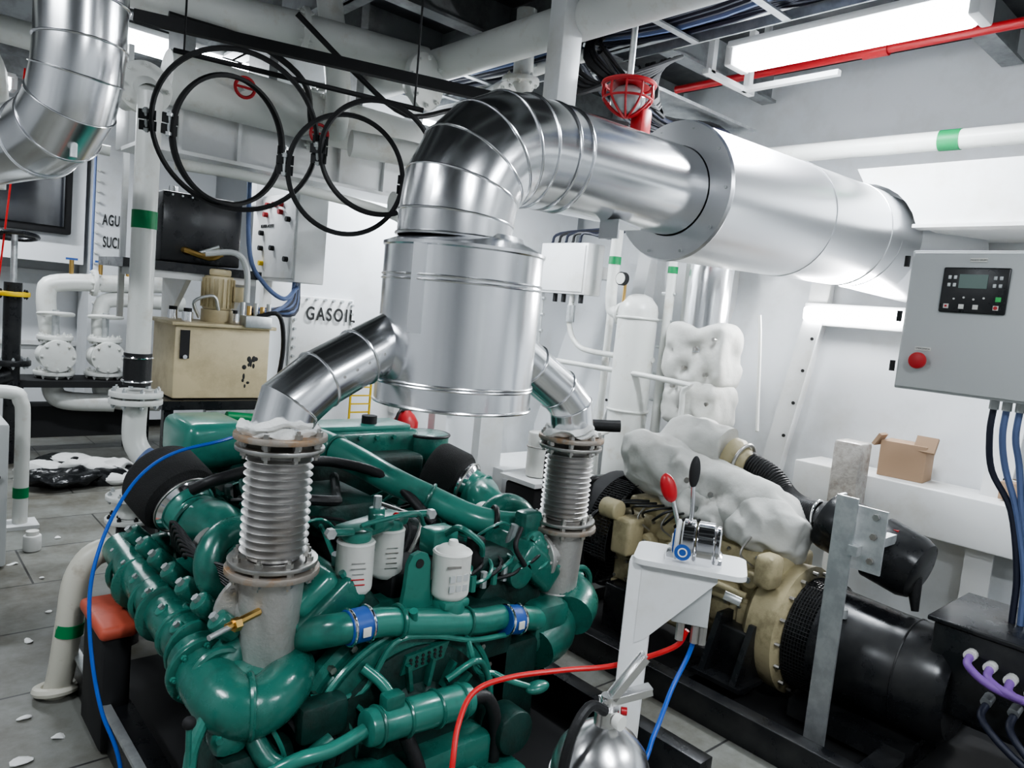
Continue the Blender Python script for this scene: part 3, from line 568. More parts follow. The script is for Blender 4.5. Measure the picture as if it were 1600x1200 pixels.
o.cyl((3.13,1.95,.40),(3.13,1.95,.22),.05,'black_paint',bev=.01); o.cyl((3.12,2.2,.48),(3.12,2.35,.48),.055,CY,bev=.01)
o.box((3.12,2.42,.62),(.14,.12,.2),CY,bev=.02); o.cyl((3.07,2.45,.75),(3.07,2.56,.75),.055,CY,bev=.01); o.cyl((3.12,2.56,.5),(3.12,2.62,.5),.07,'black_paint')
o.cyl((3.1,2.60,.62),(3.1,2.62,.62),.09,'steel',seg=30); o.torus((3.1,2.61,.62),(0,1,0),.09,.012,'rubber',30,6)
o.lathe((3.42,1.72,.37),(0,-1,0),[(0,.25),(.04,.30),(.18,.31),(.2,.27)],CY,36); 
for k in range(16): a=k*math.pi/8; o.cyl((3.42+.285*math.cos(a),1.53,.37+.285*math.sin(a)),(3.42+.285*math.cos(a),1.505,.37+.285*math.sin(a)),.010,'steel',seg=6)
o.lathe((3.42,1.52,.37),(0,-1,0),[(0,.255),(.10,.255),(.12,.262),(.14,.25),(.40,.235),(.62,.235),(.66,.20)],'black_paint',40)
for k in range(8): o.torus((3.42,1.51-.014*k,.37),(0,1,0),.264,.0022,'black_matte',48,5)
for k in range(90): a=k*math.pi/45; o.cyl((3.42+.264*math.cos(a),1.515,.37+.264*math.sin(a)),(3.42+.264*math.cos(a),1.40,.37+.264*math.sin(a)),.0022,'black_matte',seg=4)
for y in (1.25,1.05): o.torus((3.42,y,.37),(0,1,0),.236,.004,'black_paint',40,6)
o.box((3.28,1.1,.5),(.02,.2,.1),'black_matte',rot=(0,.6,0)); o.cyl((3.25,1.3,.56),(3.25,1.3,.60),.02,'galv')
o.box((3.42,1.2,.1),(.5,.5,.08),'black_paint'); o.box((3.17,1.72,.22),(.12,.16,.3),'black_paint',bev=.01); o.box((3.17,2.45,.2),(.12,.16,.25),'black_paint',bev=.01)
for (ya,yb) in ((1.62,1.65),(1.79,1.82)): o.prism([(2.98,.14),(3.2,.14),(3.2,.42),(3.1,.42)],'y',ya,yb,'black_paint')
o.box((3.08,1.72,.15),(.2,.26,.02),'black_paint')
o.box((3.5,.72,.50),(.46,.46,.36),'black_paint',bev=.012); o.box((3.5,.72,.69),(.5,.5,.02),'black_paint',bev=.005)
for k in range(4): o.cyl((3.27,.80-.07*k,.60-.02*k),(3.23,.80-.07*k,.60-.02*k),.022,'filter_white',seg=12); o.tube([(3.25,.80-.07*k,.6-.02*k),(3.17,.78-.07*k,.58-.02*k),(3.15,.66-.06*k,.54),(3.2,.4,.53+.02*k),(3.3,.1,.55)],.015,'purple' if k<3 else 'bluegrey',seg=10)
for k in range(3): o.cyl((3.27,.72-.09*k,.46),(3.22,.72-.09*k,.45),.02,'galv',seg=12); o.tube([(3.25,.72-.09*k,.45),(3.15,.70-.09*k,.40),(3.12,.5-.05*k,.3),(3.2,.2,.25)],.014,'cable_dark')
# radiator / fan guard
o.box((3.42,2.80,.52),(.62,.06,.66),'black_paint',bev=.02)
for k in range(15): o.torus((3.38,2.70,.54),(0,1,0),.05+.020*k,.003,'black_matte',36,5)
for k in range(24): a=k*math.pi/12; o.cyl((3.38,2.70,.54),(3.38+.33*math.cos(a),2.70,.54+.33*math.sin(a)),.003,'black_matte',seg=4)
o.lathe((3.38,2.66,.54),(0,1,0),[(0,.34),(.10,.34)],'black_matte',40,caps=False)
for k in range(30): a=math.pi*.6+k*.05; o.tube([(3.38+.34*math.cos(a),2.66,.54+.34*math.sin(a)),(3.38+.34*math.cos(a),2.5,.54+.34*math.sin(a))],.0025,'black_matte',seg=4,sm=0)
for k in range(7): 
    P_=[(3.38+.34*math.cos(math.pi*.6+j*.1),2.5+.025*k,.54+.34*math.sin(math.pi*.6+j*.1)) for j in range(16)]; o.tube(P_,.0025,'black_matte',seg=4,sm=0)
o.tube([(3.05,2.92,.3),(3.02,2.95,.7),(3.02,2.95,1.0),(3.08,2.9,1.13),(3.3,2.7,1.16)],.035,'rubber')
for k in range(9): o.tube([(3.2,2.6-.07*k,.72),(3.13,2.55-.07*k,.76+.02*math.sin(k)),(3.15,2.45-.06*k,.80),(3.25,2.4-.05*k,.8)],.007,'rubber',seg=6,sm=4)
# lagging blankets (draped quilted cloth)
n0=len(o.v)
pillow(o,(3.47,2.02,.90),(.40,.86,.28),(.22,.25,0),amp=.05,ex=3); pillow(o,(3.40,2.42,.98),(.36,.52,.32),(.25,.15,.1),amp=.05,ex=3)
pillow(o,(3.38,1.74,.82),(.30,.38,.26),(.1,.3,0),amp=.05,ex=3); pillow(o,(3.36,2.15,.83),(.26,.55,.22),(.15,.4,0),amp=.05,ex=3)
bt=[(3.25,2.5,1.02),(3.26,2.33,1.06),(3.25,2.18,.97),(3.25,2.03,.93),(3.25,1.83,.86),(3.23,2.28,.88),(3.24,2.1,.84)]
o.dimple(n0,bt,(-1,0,.3),.11,.05)
n0=len(o.v); o.tube([(3.58,2.16,1.10),(3.57,2.3,1.11),(3.62,2.45,1.10),(3.85,2.52,1.06)],[.13,.15,.155,.15],'blanket',seg=40,sm=12); o.crumple(n0,.03,6); o.crumple(n0,.014,13)
buttons(o,[V(p)+V((.03,0,-.01)) for p in bt],(-1,0,.3))
o.lathe((3.58,2.16,1.10),(0,-1,-.25),[(0,.06),(.02,.10),(.06,.105),(.09,.085),(.14,.06)],CY,30); o.torus((3.58,2.06,1.075),(0,-1,-.25),.095,.010,'steel')
hp=catmull([(3.6,2.04,1.07),(3.6,1.90,1.02),(3.59,1.80,.94),(3.56,1.70,.91),(3.52,1.58,.915)],10)
o.tube(hp,.060,'rubber',seg=20,sm=0)
for i in range(0,len(hp)-1):
    d=hp[min(i+1,len(hp)-1)]-hp[i]; o.torus(hp[i],d,.060,.007,'rubber',24,6)
o.torus((3.52,1.59,.915),(0,-1,0),.068,.008,'chrome')
o.lathe((3.52,1.58,.92),(-.02,-.46,-.12),[(0,.07),(.03,.085),(.05,.14),(.07,.145),(.24,.14),(.25,.13),(.29,.13),(.30,.15),(.46,.145),(.5,.13),(.51,.10)],'black_paint',40)
o.cyl((3.5,1.12,.76),(3.48,1.09,.62),.035,'rubber',r2=.015); o.box((3.45,1.2,.955),(.03,.02,.01),'red')
o.done(.8)
o=M('steel_angle_post'); o.box((3.02,1.25,.57),(.012,.085,1.14),'galv'); o.box((3.05,1.29,.57),(.07,.012,1.14),'galv'); o.box((3.04,1.25,.01),(.16,.16,.02),'galv')
o.box((3.05,1.16,.98),(.012,.12,.26),'galv'); o.box((3.2,1.2,.93),(.4,.04,.04),'galv'); 
for z in (.9,1.0,1.08): o.cyl((3.04,1.14,z),(3.03,1.14,z),.014,'steel',seg=6)
o.done()
# ------------------------------------------------------------------ throttle console
o=M('throttle_control_stand')
def rr(cx,cy,w,h,r,ang,n=5):
    out=[]
    for (sx,sy,a0) in ((1,1,0),(-1,1,90),(-1,-1,180),(1,-1,270)):
        for k in range(n+1):
            a=math.radians(a0+90*k/n); p=V((sx*(w/2-r)+r*math.cos(a),sy*(h/2-r)+r*math.sin(a))); c,s_=math.cos(ang),math.sin(ang); out.append((cx+p.x*c-p.y*s_,cy+p.x*s_+p.y*c))
    return out
ang=math.radians(-58)
o.prism(rr(1.735,1.12,.30,.185,.03,ang),'z',1.108,1.122,'white_paint')
ca,sa=math.cos(ang),math.sin(ang)
px,py=1.632,1.20
o.box((px,py,.555),(.075,.055,1.11),'white_paint',rot=(0,0,ang),bev=.006); o.box((px,py,.008),(.2,.2,.016),'white_paint')
gp=[(0,1.108),(.2,1.108),(.2,1.09),(.03,.9),(0,.88)]
for t in (-.03,.03):
    vs=[V((px+ca*g[0]+sa*t*-1,py+sa*g[0]+ca*t,g[1])) for g in gp]; vs2=[v+V((-sa*.006,ca*.006,0)) for v in vs]; n=5
    o.add(vs+vs2,[list(range(n)),[n+i for i in range(n)][::-1]]+[[i,(i+1)%n,n+(i+1)%n,n+i] for i in range(n)],'white_paint')
o.box((1.735,1.10,1.02),(.10,.075,.14),'ral_grey',rot=(0,0,ang),bev=.006)
for t in (-.03,.01,.03): o.cyl((1.72+t*ca,1.08+t*sa,.95),(1.72+t*ca,1.08+t*sa,.90),.012,'steel',seg=8)
o.cyl((1.78,1.03,1.04),(1.80,.99,1.03),.012,'galv')
c=V((1.735,1.11,1.12)); X=V((ca,sa,0)); Y=V((-sa,ca,0))
for (t0,t1,rad,m) in ((-.055,-.042,.062,'ral_grey'),(-.038,-.002,.066,'chrome'),(.002,.05,.066,'chrome'),(.052,.066,.06,'chrome')):
    prof=[(-.0,rad*.9),(.004,rad),(t1-t0-.004,rad),(t1-t0,rad*.9)]
    o.lathe(c+X*t0+V((0,0,.045)),X,prof,m,36)
o.box(c+V((0,0,.01)),(.15,.10,.03),'chrome',rot=(0,0,ang),bev=.006)
o.cyl(c+X*-.0556+V((0,0,.045)),c+X*-.060+V((0,0,.045)),.034,'blue_clamp',seg=24); o.torus(c+X*-.061+V((0,0,.045)),X,.018,.003,'filter_white',20,5)
nb=V((-.848,-.53,0)); o.cyl(c+X*-.03+nb*.062+V((0,0,.035)),c+X*-.03+nb*.067+V((0,0,.035)),.022,'blue_clamp',seg=24); o.torus(c+X*-.03+nb*.068+V((0,0,.035)),nb,.011,.002,'filter_white',20,5)
a0=c+X*-.02+V((0,0,.1)); a1=a0+V((0,0,.11))+X*-.005; o.tube([a0,a0+V((0,0,.05)),a1],.006,'chrome'); o.blob(a1+V((0,0,.035)),(.017,.014,.045),'black_matte')
b0=c+X*-.045+V((0,0,.07)); b1=b0+V((0,0,.09))+X*-.03; o.tube([b0,b1],.006,'chrome',sm=0); o.blob(b1+V((-.008,.012,.03)),(.022,.018,.042),'red',rot=(0,-.35,ang)); 
o.done()
def hose(name,pts,r,m): o=M(name); o.tube(pts,r,m,seg=10,sm=8); o.done()
hose('red_control_cable',[(1.715,1.09,.93),(1.70,1.12,.87),(1.61,1.24,.79),(1.50,1.33,.765),(1.36,1.40,.75),(1.25,1.42,.73),(1.17,1.38,.68),(1.12,1.33,.6),(1.10,1.32,.45),(1.12,1.35,.2),(1.15,1.4,.01)],.0075,'red_hose')
hose('blue_control_cable',[(1.73,1.07,.93),(1.72,1.08,.86),(1.66,1.08,.78),(1.56,1.05,.70),(1.48,1.05,.6),(1.4,1.25,.3),(1.35,1.3,.01)],.0065,'blue_hose')
hose('blue_air_hose',[(1.5,3.0,1.12),(1.2,2.85,1.17),(1.01,2.72,1.17),(.85,2.70,1.14),(.74,2.67,1.08),(.65,2.6,.99),(.585,2.53,.88),(.55,2.47,.76),(.545,2.40,.6),(.56,2.32,.45),(.60,2.25,.3),(.62,2.2,.01)],.006,'blue_hose')
# ------------------------------------------------------------------ stainless extinguisher
o=M('stainless_fire_extinguisher'); x,y=1.39,1.08
o.lathe((x,y,0),(0,0,1),[(0,.115),(.01,.125),(.62,.125),(.66,.122),(.70,.108),(.735,.08),(.757,.05),(.768,.03),(.80,.026)],'stainless',48)
o.torus((x,y,.63),(0,0,1),.125,.003,'stainless',48)
o.cyl((x,y,.775),(x,y,.81),.030,'stainless'); o.cyl((x,y,.79),(x,y,.84),.018,'stainless')
u=V((.86,-.5,0)).normalized()
for (sl,w0) in ((.25,.0),(.95,.012)):
    a=V((x,y,.83+w0)); L_=.13; cen=a+u*(L_/2-.02)+V((0,0,math.sin(sl)*L_/2)); yaw_=math.atan2(u.y,u.x)
    o.box(cen,(L_,.032,.005),'stainless',rot=(0,-sl,yaw_),bev=.001); o.box(cen+V((-u.y,u.x,0))*.015-V((0,0,.008)),(L_,.003,.018),'stainless',rot=(0,-sl,yaw_)); o.box(cen-V((-u.y,u.x,0))*.015-V((0,0,.008)),(L_,.003,.018),'stainless',rot=(0,-sl,yaw_))
o.cyl((x+.0,y-.03,.79),(x+.0,y-.05,.79),.018,'filter_white'); o.tube([(x-.02,y-.01,.81),(x-.07,y+.0,.83),(x-.125,y-.0,.76),(x-.145,y-.0,.6),(x-.14,y-.0,.3)],.013,'rubber',seg=10)
o.cyl((x+.03,y-.02,.80),(x+.04,y-.03,.80),.010,'red')
o.box((x-.07,y-.10,.5),(.1,.01,.16),'filter_white',rot=(0,0,-.6)); o.done()
# ------------------------------------------------------------------ background posts, red extinguisher etc
o=M('red_fire_extinguisher'); x,y=2.90,4.30
o.lathe((x,y,.50),(0,0,1),[(0,.08),(.01,.09),(.42,.09),(.47,.06),(.50,.025)],'red',28); o.cyl((x,y,.58),(x,y,.68),.092,'yellow',seg=28); o.cyl((x,y,.72),(x,y,.82),.092,'blue_clamp',seg=28); o.box((x,y,1.01),(.1,.03,.03),'black_matte'); o.tube([(x,y,1.0),(x-.08,y-.02,.98),(x-.11,y-.03,.8),(x-.1,y-.03,.6)],.01,'rubber'); o.box((x,y,.25),(.22,.22,.5),'black_matte'); o.done()
o=M('bulkhead_stanchion'); o.box((3.10,4.2,.85),(.1,.08,1.7),'white_paint'); o.box((3.5,4.1,1.0),(.22,.08,2.0),'white_paint'); o.box((3.3,4.15,.55),(.5,.06,.06),'white_paint'); o.box((3.9,4.2,.30),(.7,.5,.6),'white_paint'); o.done()
o=M('oil_pump_unit'); o.box((3.7,3.6,.42),(.6,.3,.34),'black_matte',bev=.02); o.box((3.7,3.6,.62),(.66,.36,.03),'white_paint'); o.cyl((3.55,3.6,.64),(3.55,3.6,.95),.08,'filter_white',bev=.01); o.cyl((3.8,3.6,.64),(3.8,3.6,.95),.08,'filter_white',bev=.01); o.box((3.7,3.6,.13),(.5,.25,.26),'black_matte')
o.tube([(3.5,3.5,.95),(3.4,3.3,1.05),(3.6,3.2,1.0),(3.9,3.3,1.0)],.02,'white_pipe'); o.torus((3.55,3.6,.85),(0,0,1),.082,.006,'steel'); o.torus((3.8,3.6,.85),(0,0,1),.082,.006,'steel'); o.done()
o=M('yellow_cable_ladder')
for x in (2.62,2.78): o.box((x,4.6,.8),(.012,.012,.9),'yellow')
for k in range(14): o.box((2.7,4.6,.4+.06*k),(.16,.01,.01),'yellow')
o.box((2.7,4.65,.2),(.2,.1,.4),'black_matte'); o.done()
o=M('red_drip_tray'); o.box((.72,2.94,.47),(.13,.34,.05),'orange_red',bev=.02,seg=3); o.box((.72,2.94,.23),(.10,.30,.44),'black_matte',bev=.02); o.done()
# ------------------------------------------------------------------ MAIN ENGINE
o=M('marine_diesel_engine'); G='green'; GL='green_lt'; GD='green_dk'
cxe=1.60
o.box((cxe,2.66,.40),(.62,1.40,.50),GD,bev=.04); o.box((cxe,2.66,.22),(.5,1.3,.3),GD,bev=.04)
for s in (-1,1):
    bx=cxe+s*.36
    o.box((bx-s*.02,2.66,.60),(.30,1.22,.28),GD,rot=(0,s*.7,0),bev=.03)
    for k in range(4):
        y=2.14+k*.32
        o.box((bx+s*.10,y,.745),(.24,.28,.12),G,rot=(0,s*.7,0),bev=.025,seg=3); o.box((bx+s*.14,y,.80),(.17,.23,.08),GL,rot=(0,s*.7,0),bev=.03,seg=3)
        o.bolts([(bx+s*.16,y-.07,.845),(bx+s*.16,y+.07,.845)],(s*.6,0,.8),.012,'galv')
        o.bolts([(bx+s*.215,y-.11,.72),(bx+s*.215,y+.11,.72),(bx+s*.06,y-.11,.86),(bx+s*.06,y+.11,.86)],(s*.6,0,.8),.012,'green_lt')
        o.cyl((bx+s*.02,y,.78),(bx+s*.04,y-.02,.90),.018,'galv',seg=8)
        o.tube([(bx+s*.04,y,.89),(bx-s*.06,y-.03,.92),(bx-s*.16,y+.02,.84),(bx-s*.2,y,.76)],.006,GL,seg=6)
        o.tube([(bx+s*.20,y,.66),(bx+s*.32,y,.66),(bx+s*.42,y-.03,.60)],[.06,.055,.06],G,seg=16)
        o.box((bx+s*.25,y,.66),(.035,.17,.13),G,bev=.012,rot=(0,s*.25,0)); o.bolts([(bx+s*.27,y-.07,.69),(bx+s*.27,y+.07,.69),(bx+s*.27,y-.07,.62),(bx+s*.27,y+.07,.62)],(s,0,0.3),.011,'green_lt')
        o.torus((bx+s*.42,y-.05,.59),(0,1,0),.078,.014,G,24)
        if k: o.lathe((bx+s*.42,y-.20,.59),(0,1,0),[(0,.07),(.01,.10),(.02,.103),(.03,.10),(.04,.07)],G,20); 
    o.tube([(bx+s*.42,3.2,.64),(bx+s*.42,2.8,.61),(bx+s*.42,2.3,.585),(bx+s*.39,2.06,.55),(bx+s*.28,1.98,.52)],[.07,.075,.08,.088,.09],G,seg=24)
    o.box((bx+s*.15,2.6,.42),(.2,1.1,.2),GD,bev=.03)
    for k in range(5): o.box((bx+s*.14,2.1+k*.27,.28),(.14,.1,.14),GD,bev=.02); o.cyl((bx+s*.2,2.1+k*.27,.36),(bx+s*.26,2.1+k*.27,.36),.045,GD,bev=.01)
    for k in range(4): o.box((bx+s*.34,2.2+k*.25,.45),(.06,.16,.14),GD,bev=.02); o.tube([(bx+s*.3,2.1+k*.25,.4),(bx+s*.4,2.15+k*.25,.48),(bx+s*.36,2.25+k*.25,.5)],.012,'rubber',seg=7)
# manifold elbow sweeping under the near outlet
o.tube([(.80,2.25,.59),(.80,2.1,.57),(.82,1.98,.55),(.89,1.94,.55),(.98,1.98,.57),(1.04,2.06,.58)],[.080,.088,.09,.085,.08,.07],G,seg=26,sm=7)
o.flange((.80,2.17,.578),(0,1,.1),.108,.022,G,8,GL); o.box((.80,1.96,.47),(.10,.10,.08),G,bev=.03); o.bolts([(.76,1.91,.50),(.84,1.90,.50),(.90,1.90,.52)],(-.2,-1,0),.010,GL)
o.torus((.86,1.95,.55),(1,-.3,0),.088,.010,G,28)
for k in range(7):
    y=2.12+k*.155; o.cyl((.87,y,.70),(.81,y,.76),.036,G,bev=.012,seg=16); o.cyl((.81,y,.76),(.80,y,.772),.014,'galv',seg=6); o.cyl((.80,y+.06,.62),(.765,y+.06,.66),.024,GL,bev=.006,seg=12)
    o.cyl((.77,y+.05,.665),(.762,y+.05,.675),.010,'galv',seg=6)
# turbochargers
for (tx,ty,tz,s) in ((.97,2.36,.83,-1),(2.16,2.34,.80,1)):
    o.torus((tx,ty,tz),(.2*s,1,-.3),.105,.052,G,36,14); o.lathe((tx,ty+.05,tz-.01),(.2*s,-1,.3),[(0,.10),(.04,.10),(.08,.06),(.12,.055)],G,28); o.torus((tx,ty-.05,tz+.01),(.2*s,1,-.3),.06,.01,'steel')
    o.lathe((tx,ty,tz),(.1*s,1,-.02),[(0,.1),(.06,.12),(.08,.12),(.1,.08),(.2,.075)],'cast_steel',28)
    for k in range(10): a=k*math.pi/5; o.cyl((tx+.11*math.cos(a),ty+.07,tz+.11*math.sin(a)),(tx+.11*math.cos(a),ty+.1,tz+.11*math.sin(a)),.008,'steel',seg=6)
o.flange((.93,2.13,.76),(-.1,-1,0),.12,.02,'cast_steel',8,'steel'); o.cyl((.96,2.2,.80),(.95,2.09,.74),.085,'cast_steel')
o.flange((2.20,2.2,.78),(.2,-1,0),.11,.02,G,8,'steel'); o.cyl((2.17,2.3,.80),(2.23,2.12,.75),.075,'cast_steel')
def airf(c,d,tx,ty,tz):
    c=V(c); d=V(d).normalized()
    o.lathe(c,d,[(0,.11),(.01,.14),(.03,.152),(.16,.152),(.18,.14),(.19,.10)],'foam',40)
    o.lathe(c+d*.185,d,[(0,.115),(.015,.12),(.035,.12),(.05,.105)],'chrome',36); o.torus(c+d*.215,d,.12,.006,'steel')
    o.tube([c+d*.22,c+d*.30,V((tx,ty+.25,tz+.05)),V((tx,ty+.1,tz))],[.10,.088,.08,.078],GL,seg=24)
    o.torus(c+d*.30,d,.09,.01,G)
airf((.90,3.05,.98),(.22,-.8,-.35),1.0,2.38,.83)
airf((2.22,3.02,.92),(.40,-.75,-.25),2.26,2.38,.80)
# intercooler / expansion tank at the back
o.box((1.70,3.35,1.0),(1.15,.28,.17),G,bev=.04,seg=3); o.box((1.72,3.34,1.09),(1.0,.22,.04),GL,bev=.015); o.box((1.17,3.30,1.06),(.28,.36,.2),GL,bev=.05,seg=3)
for k in range(9): o.cyl((1.3+k*.1,3.22,1.05),(1.3+k*.1,3.2,1.05),.012,'green_lt',seg=6)
o.box((1.42,3.05,1.03),(.12,.25,.13),G,bev=.02); o.cyl((2.0,3.3,1.1),(2.0,3.3,1.15),.04,'black_matte'); o.box((1.72,3.2,.86),(1.0,.24,.24),GD,bev=.03)
o.cyl((2.34,3.25,.86),(2.34,3.25,1.06),.12,G,bev=.02); o.torus((2.34,3.25,1.05),(0,0,1),.12,.008,'rubber')
o.tube([(1.45,3.25,1.10),(1.57,3.05,1.08),(1.65,2.80,1.04),(1.72,2.62,.99),(1.84,2.5,.93),(1.95,2.34,.875),(2.10,2.26,.85),(2.22,2.24,.85)],[.06,.068,.060,.056,.058,.056,.054],GL,seg=22)
o.torus((1.84,2.5,.93),(.6,-.6,-.3),.060,.008,G); o.torus((2.03,2.29,.865),(.8,-.4,-.1),.058,.012,'rubber'); o.torus((1.61,2.92,1.065),(.3,-1,-.15),.066,.008,G)
o.tube([(1.06,2.48,.85),(1.15,2.62,.96),(1.2,2.8,.98),(1.3,3.0,.98),(1.4,3.15,.98)],[.07,.065,.065,.06],G,seg=20)
o.tube([(.92,2.7,1.0),(1.0,2.64,1.05),(1.25,2.68,1.08),(1.5,2.72,1.06),(1.7,2.6,1.0),(1.8,2.4,.85)],.022,'rubber',seg=12)
o.tube([(1.15,2.5,1.0),(1.35,2.45,.98),(1.45,2.6,.95),(1.6,2.9,.95)],.02,'rubber',seg=10)
o.box((cxe,2.62,.76),(.42,1.1,.1),'black_matte',bev=.03); o.box((1.5,2.75,.86),(.3,.4,.14),GD,bev=.03)
for k in range(9): o.tube([(1.28+.03*k,2.2,.76),(1.30+.05*k,2.35,.84+.02*(k%3)),(1.38+.05*k,2.6,.85),(1.43+.04*k,2.9,.84)],.009,GL if k%3==0 else ('rubber' if k%3==1 else 'steel'),seg=7)
for k in range(10):
    a=random.uniform(1.15,1.95); b_=random.uniform(2.2,2.7); o.tube([(a,b_,.80),(a+random.uniform(-.1,.1),b_+.08,.90),(a+random.uniform(-.2,.2),b_+.2,.90),(a+random.uniform(-.1,.1),b_+.35,.82)],.008,'rubber' if k%2 else GL,seg=6)
# filters
def spin(c,r,h,m='filter_white'):
    x,y,z=c; o.lathe((x,y,z-h/2),(0,0,1),[(0,r*.55),(.004,r*.8),(.016,r*.97),(.025,r),(h-.012,r),(h-.006,r*1.03),(h,r*.95)],m,32)
spin((1.235,2.06,.872),.062,.18); spin((1.41,2.14,.87),.058,.18); spin((1.555,1.95,.83),.068,.17)
for k in range(5):
    o.box((1.215,2.001,.83+.018*k),(.05-.006*(k%3),.003,.004),'red' if k<2 else 'steel',rot=(0,0,-.3),bev=.001); o.box((1.395,2.084,.83+.018*k),(.045-.006*(k%3),.003,.004),'steel',rot=(0,0,-.3),bev=.001)
for k in range(6): o.box((1.515+.026*(k%3),1.887-.002*(k%3),.80+.035*(k//3)),(.018,.006,.022),'ral_grey',rot=(0,0,-.2))
o.box((1.52,1.889,.875),(.05,.004,.008),'steel',rot=(0,0,-.3))
o.box((1.555,1.95,.735),(.11,.11,.03),GL,bev=.01); o.cyl((1.555,1.95,.69),(1.555,1.95,.745),.06,GL,bev=.01); o.lathe((1.555,1.95,.915),(0,0,1),[(0,.06),(.012,.045),(.018,.02),(.035,.015)],'filter_white',24)
o.box((1.33,2.12,.985),(.30,.10,.045),GL,rot=(0,0,.35),bev=.018); o.cyl((1.235,2.06,.96),(1.235,2.06,1.0),.05,GL,bev=.01); o.cyl((1.41,2.14,.95),(1.41,2.14,1.0),.05,GL,bev=.01)
o.cyl((1.33,2.10,1.0),(1.33,2.10,1.05),.028,GL,bev=.006); o.cyl((1.33,2.10,1.05),(1.33,2.10,1.09),.014,'galv',seg=6); o.blob((1.37,2.04,1.035),(.012,.012,.010),'red'); o.box((1.30,2.04,1.02),(.04,.03,.05),GL,bev=.008)
for (a,b) in (((1.2,2.03,1.0),(1.1,2.0,1.02)),((1.4,2.08,1.02),(1.5,2.03,1.03))): o.cyl(a,b,.012,GL,seg=10); o.cyl(V(b),V(b)+V((.0,-.02,.0)),.018,'galv',seg=6)
o.tube([(1.25,2.0,1.01),(1.2,1.97,1.04),(1.3,1.95,1.06),(1.42,1.99,1.05),(1.5,2.06,.98)],.008,GL,seg=8)
# lifting eye
le=[(1.36,.66),(1.50,.66),(1.48,.80),(1.475,.88),(1.46,.91),(1.43,.92),(1.40,.91),(1.385,.88),(1.38,.80)]
o.prism(le,'y',1.965,1.985,GL); o.cyl((1.43,1.962,.88),(1.43,1.988,.88),.016,'ink',seg=16); o.box((1.45,2.05,.68),(.3,.22,.08),G,bev=.02)
o.prism([(1.965,.66),(1.965,.82),(2.1,.66)],'x',1.49,1.50,GL)
# front water pipe across
o.tube([(1.06,2.2,.58),(1.06,2.08,.66),(1.09,1.97,.715),(1.16,1.92,.735),(1.28,1.92,.725),(1.40,1.92,.695),(1.55,1.92,.665),(1.68,1.93,.635),(1.82,1.94,.62),(1.95,1.96,.58),(2.05,2.0,.54)],[.05,.052,.05,.048,.046,.048,.048,.046,.046,.046],GL,seg=24,sm=6)
for xx,zz,dz in ((1.18,.735,0),(1.84,.612,-.15)):
    o.cyl((xx-.04,1.92,zz-dz*.045),(xx+.04,1.92,zz+dz*.045),.054,'blue_clamp'); 
    for e_ in (-.032,.032): o.torus((xx+e_,1.92,zz+dz*e_),(1,0,dz),.055,.005,'chrome'); 
    o.box((xx,1.862,zz),(.028,.006,.03),'filter_white',bev=.002)
o.torus((1.33,1.92,.715),(1,0,-.1),.052,.008,G); o.cyl((1.38,1.9,.70),(1.36,1.88,.76),.014,GL); o.torus((1.62,1.925,.65),(1,0,-.2),.050,.006,G)
# right outlet elbow & box
o.tube([(2.25,2.09,.62),(2.24,2.07,.52),(2.18,2.02,.44),(2.05,1.98,.42)],[.085,.09,.09,.08],G,seg=20); o.box((2.12,2.05,.50),(.2,.18,.2),G,bev=.04)
# gear/flywheel housing (front)
o.lathe((1.40,2.02,.30),(0,-1,0),[(0,.42),(.04,.42),(.06,.40),(.06,.38),(.10,.365),(.11,.34)],G,56); o.torus((1.40,1.93,.30),(0,1,0),.38,.012,GL,64)
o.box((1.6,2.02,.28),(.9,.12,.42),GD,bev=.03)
for k in range(14):
    a=math.radians(8+k*12.6); o.cyl((1.40+.40*math.cos(a),1.97,.30+.40*math.sin(a)),(1.40+.40*math.cos(a),1.945,.30+.40*math.sin(a)),.012,'steel',seg=6)
o.lathe((1.40,1.92,.30),(0,-1,0),[(0,.32),(.02,.32),(.03,.29),(.035,.2),(.06,.17),(.08,.16)],GD,48)
for k in range(8): a=math.radians(20+k*20); o.box((1.40+.24*math.cos(a),1.875,.30+.24*math.sin(a)),(.09,.03,.014),G,rot=(0,-a,0))
o.prism([(1.33,.545),(1.50,.565),(1.52,.62),(1.35,.605)],'y',1.88,1.93,G)
for i in range(6):
    for j in range(3): o.cyl((1.365+.024*i,1.881,.563+.014*j+.003*i),(1.365+.024*i,1.876,.563+.014*j+.003*i),.0055,'ink',seg=8)
# heat exchanger low front
o.cyl((1.16,1.80,.46),(1.56,1.80,.44),.056,GL,bev=.012,seg=32)
for xx in (1.20,1.30,1.42,1.52): o.torus((xx,1.80,.458-.05*(xx-1.16)),(1,0,-.05),.057,.007,G)
o.box((1.25,1.80,.525),(.07,.05,.05),G,bev=.01); o.tube([(1.27,1.80,.50),(1.24,1.85,.56),(1.2,1.9,.6)],.018,GL)
o.tube([(1.16,1.80,.455),(1.05,1.80,.43),(.95,1.82,.42),(.86,1.86,.36),(.82,1.9,.25)],.022,GL,seg=14); o.tube([(1.3,1.78,.40),(1.33,1.74,.3),(1.36,1.72,.15),(1.38,1.72,.05)],.024,'rubber',seg=12)
o.tube([(1.56,1.80,.44),(1.64,1.80,.42),(1.68,1.79,.34),(1.68,1.78,.2),(1.66,1.78,.05)],.024,'rubber',seg=12); o.tube([(1.5,1.85,.5),(1.6,1.83,.55),(1.66,1.84,.5),(1.7,1.85,.4),(1.72,1.86,.2)],.012,GL)
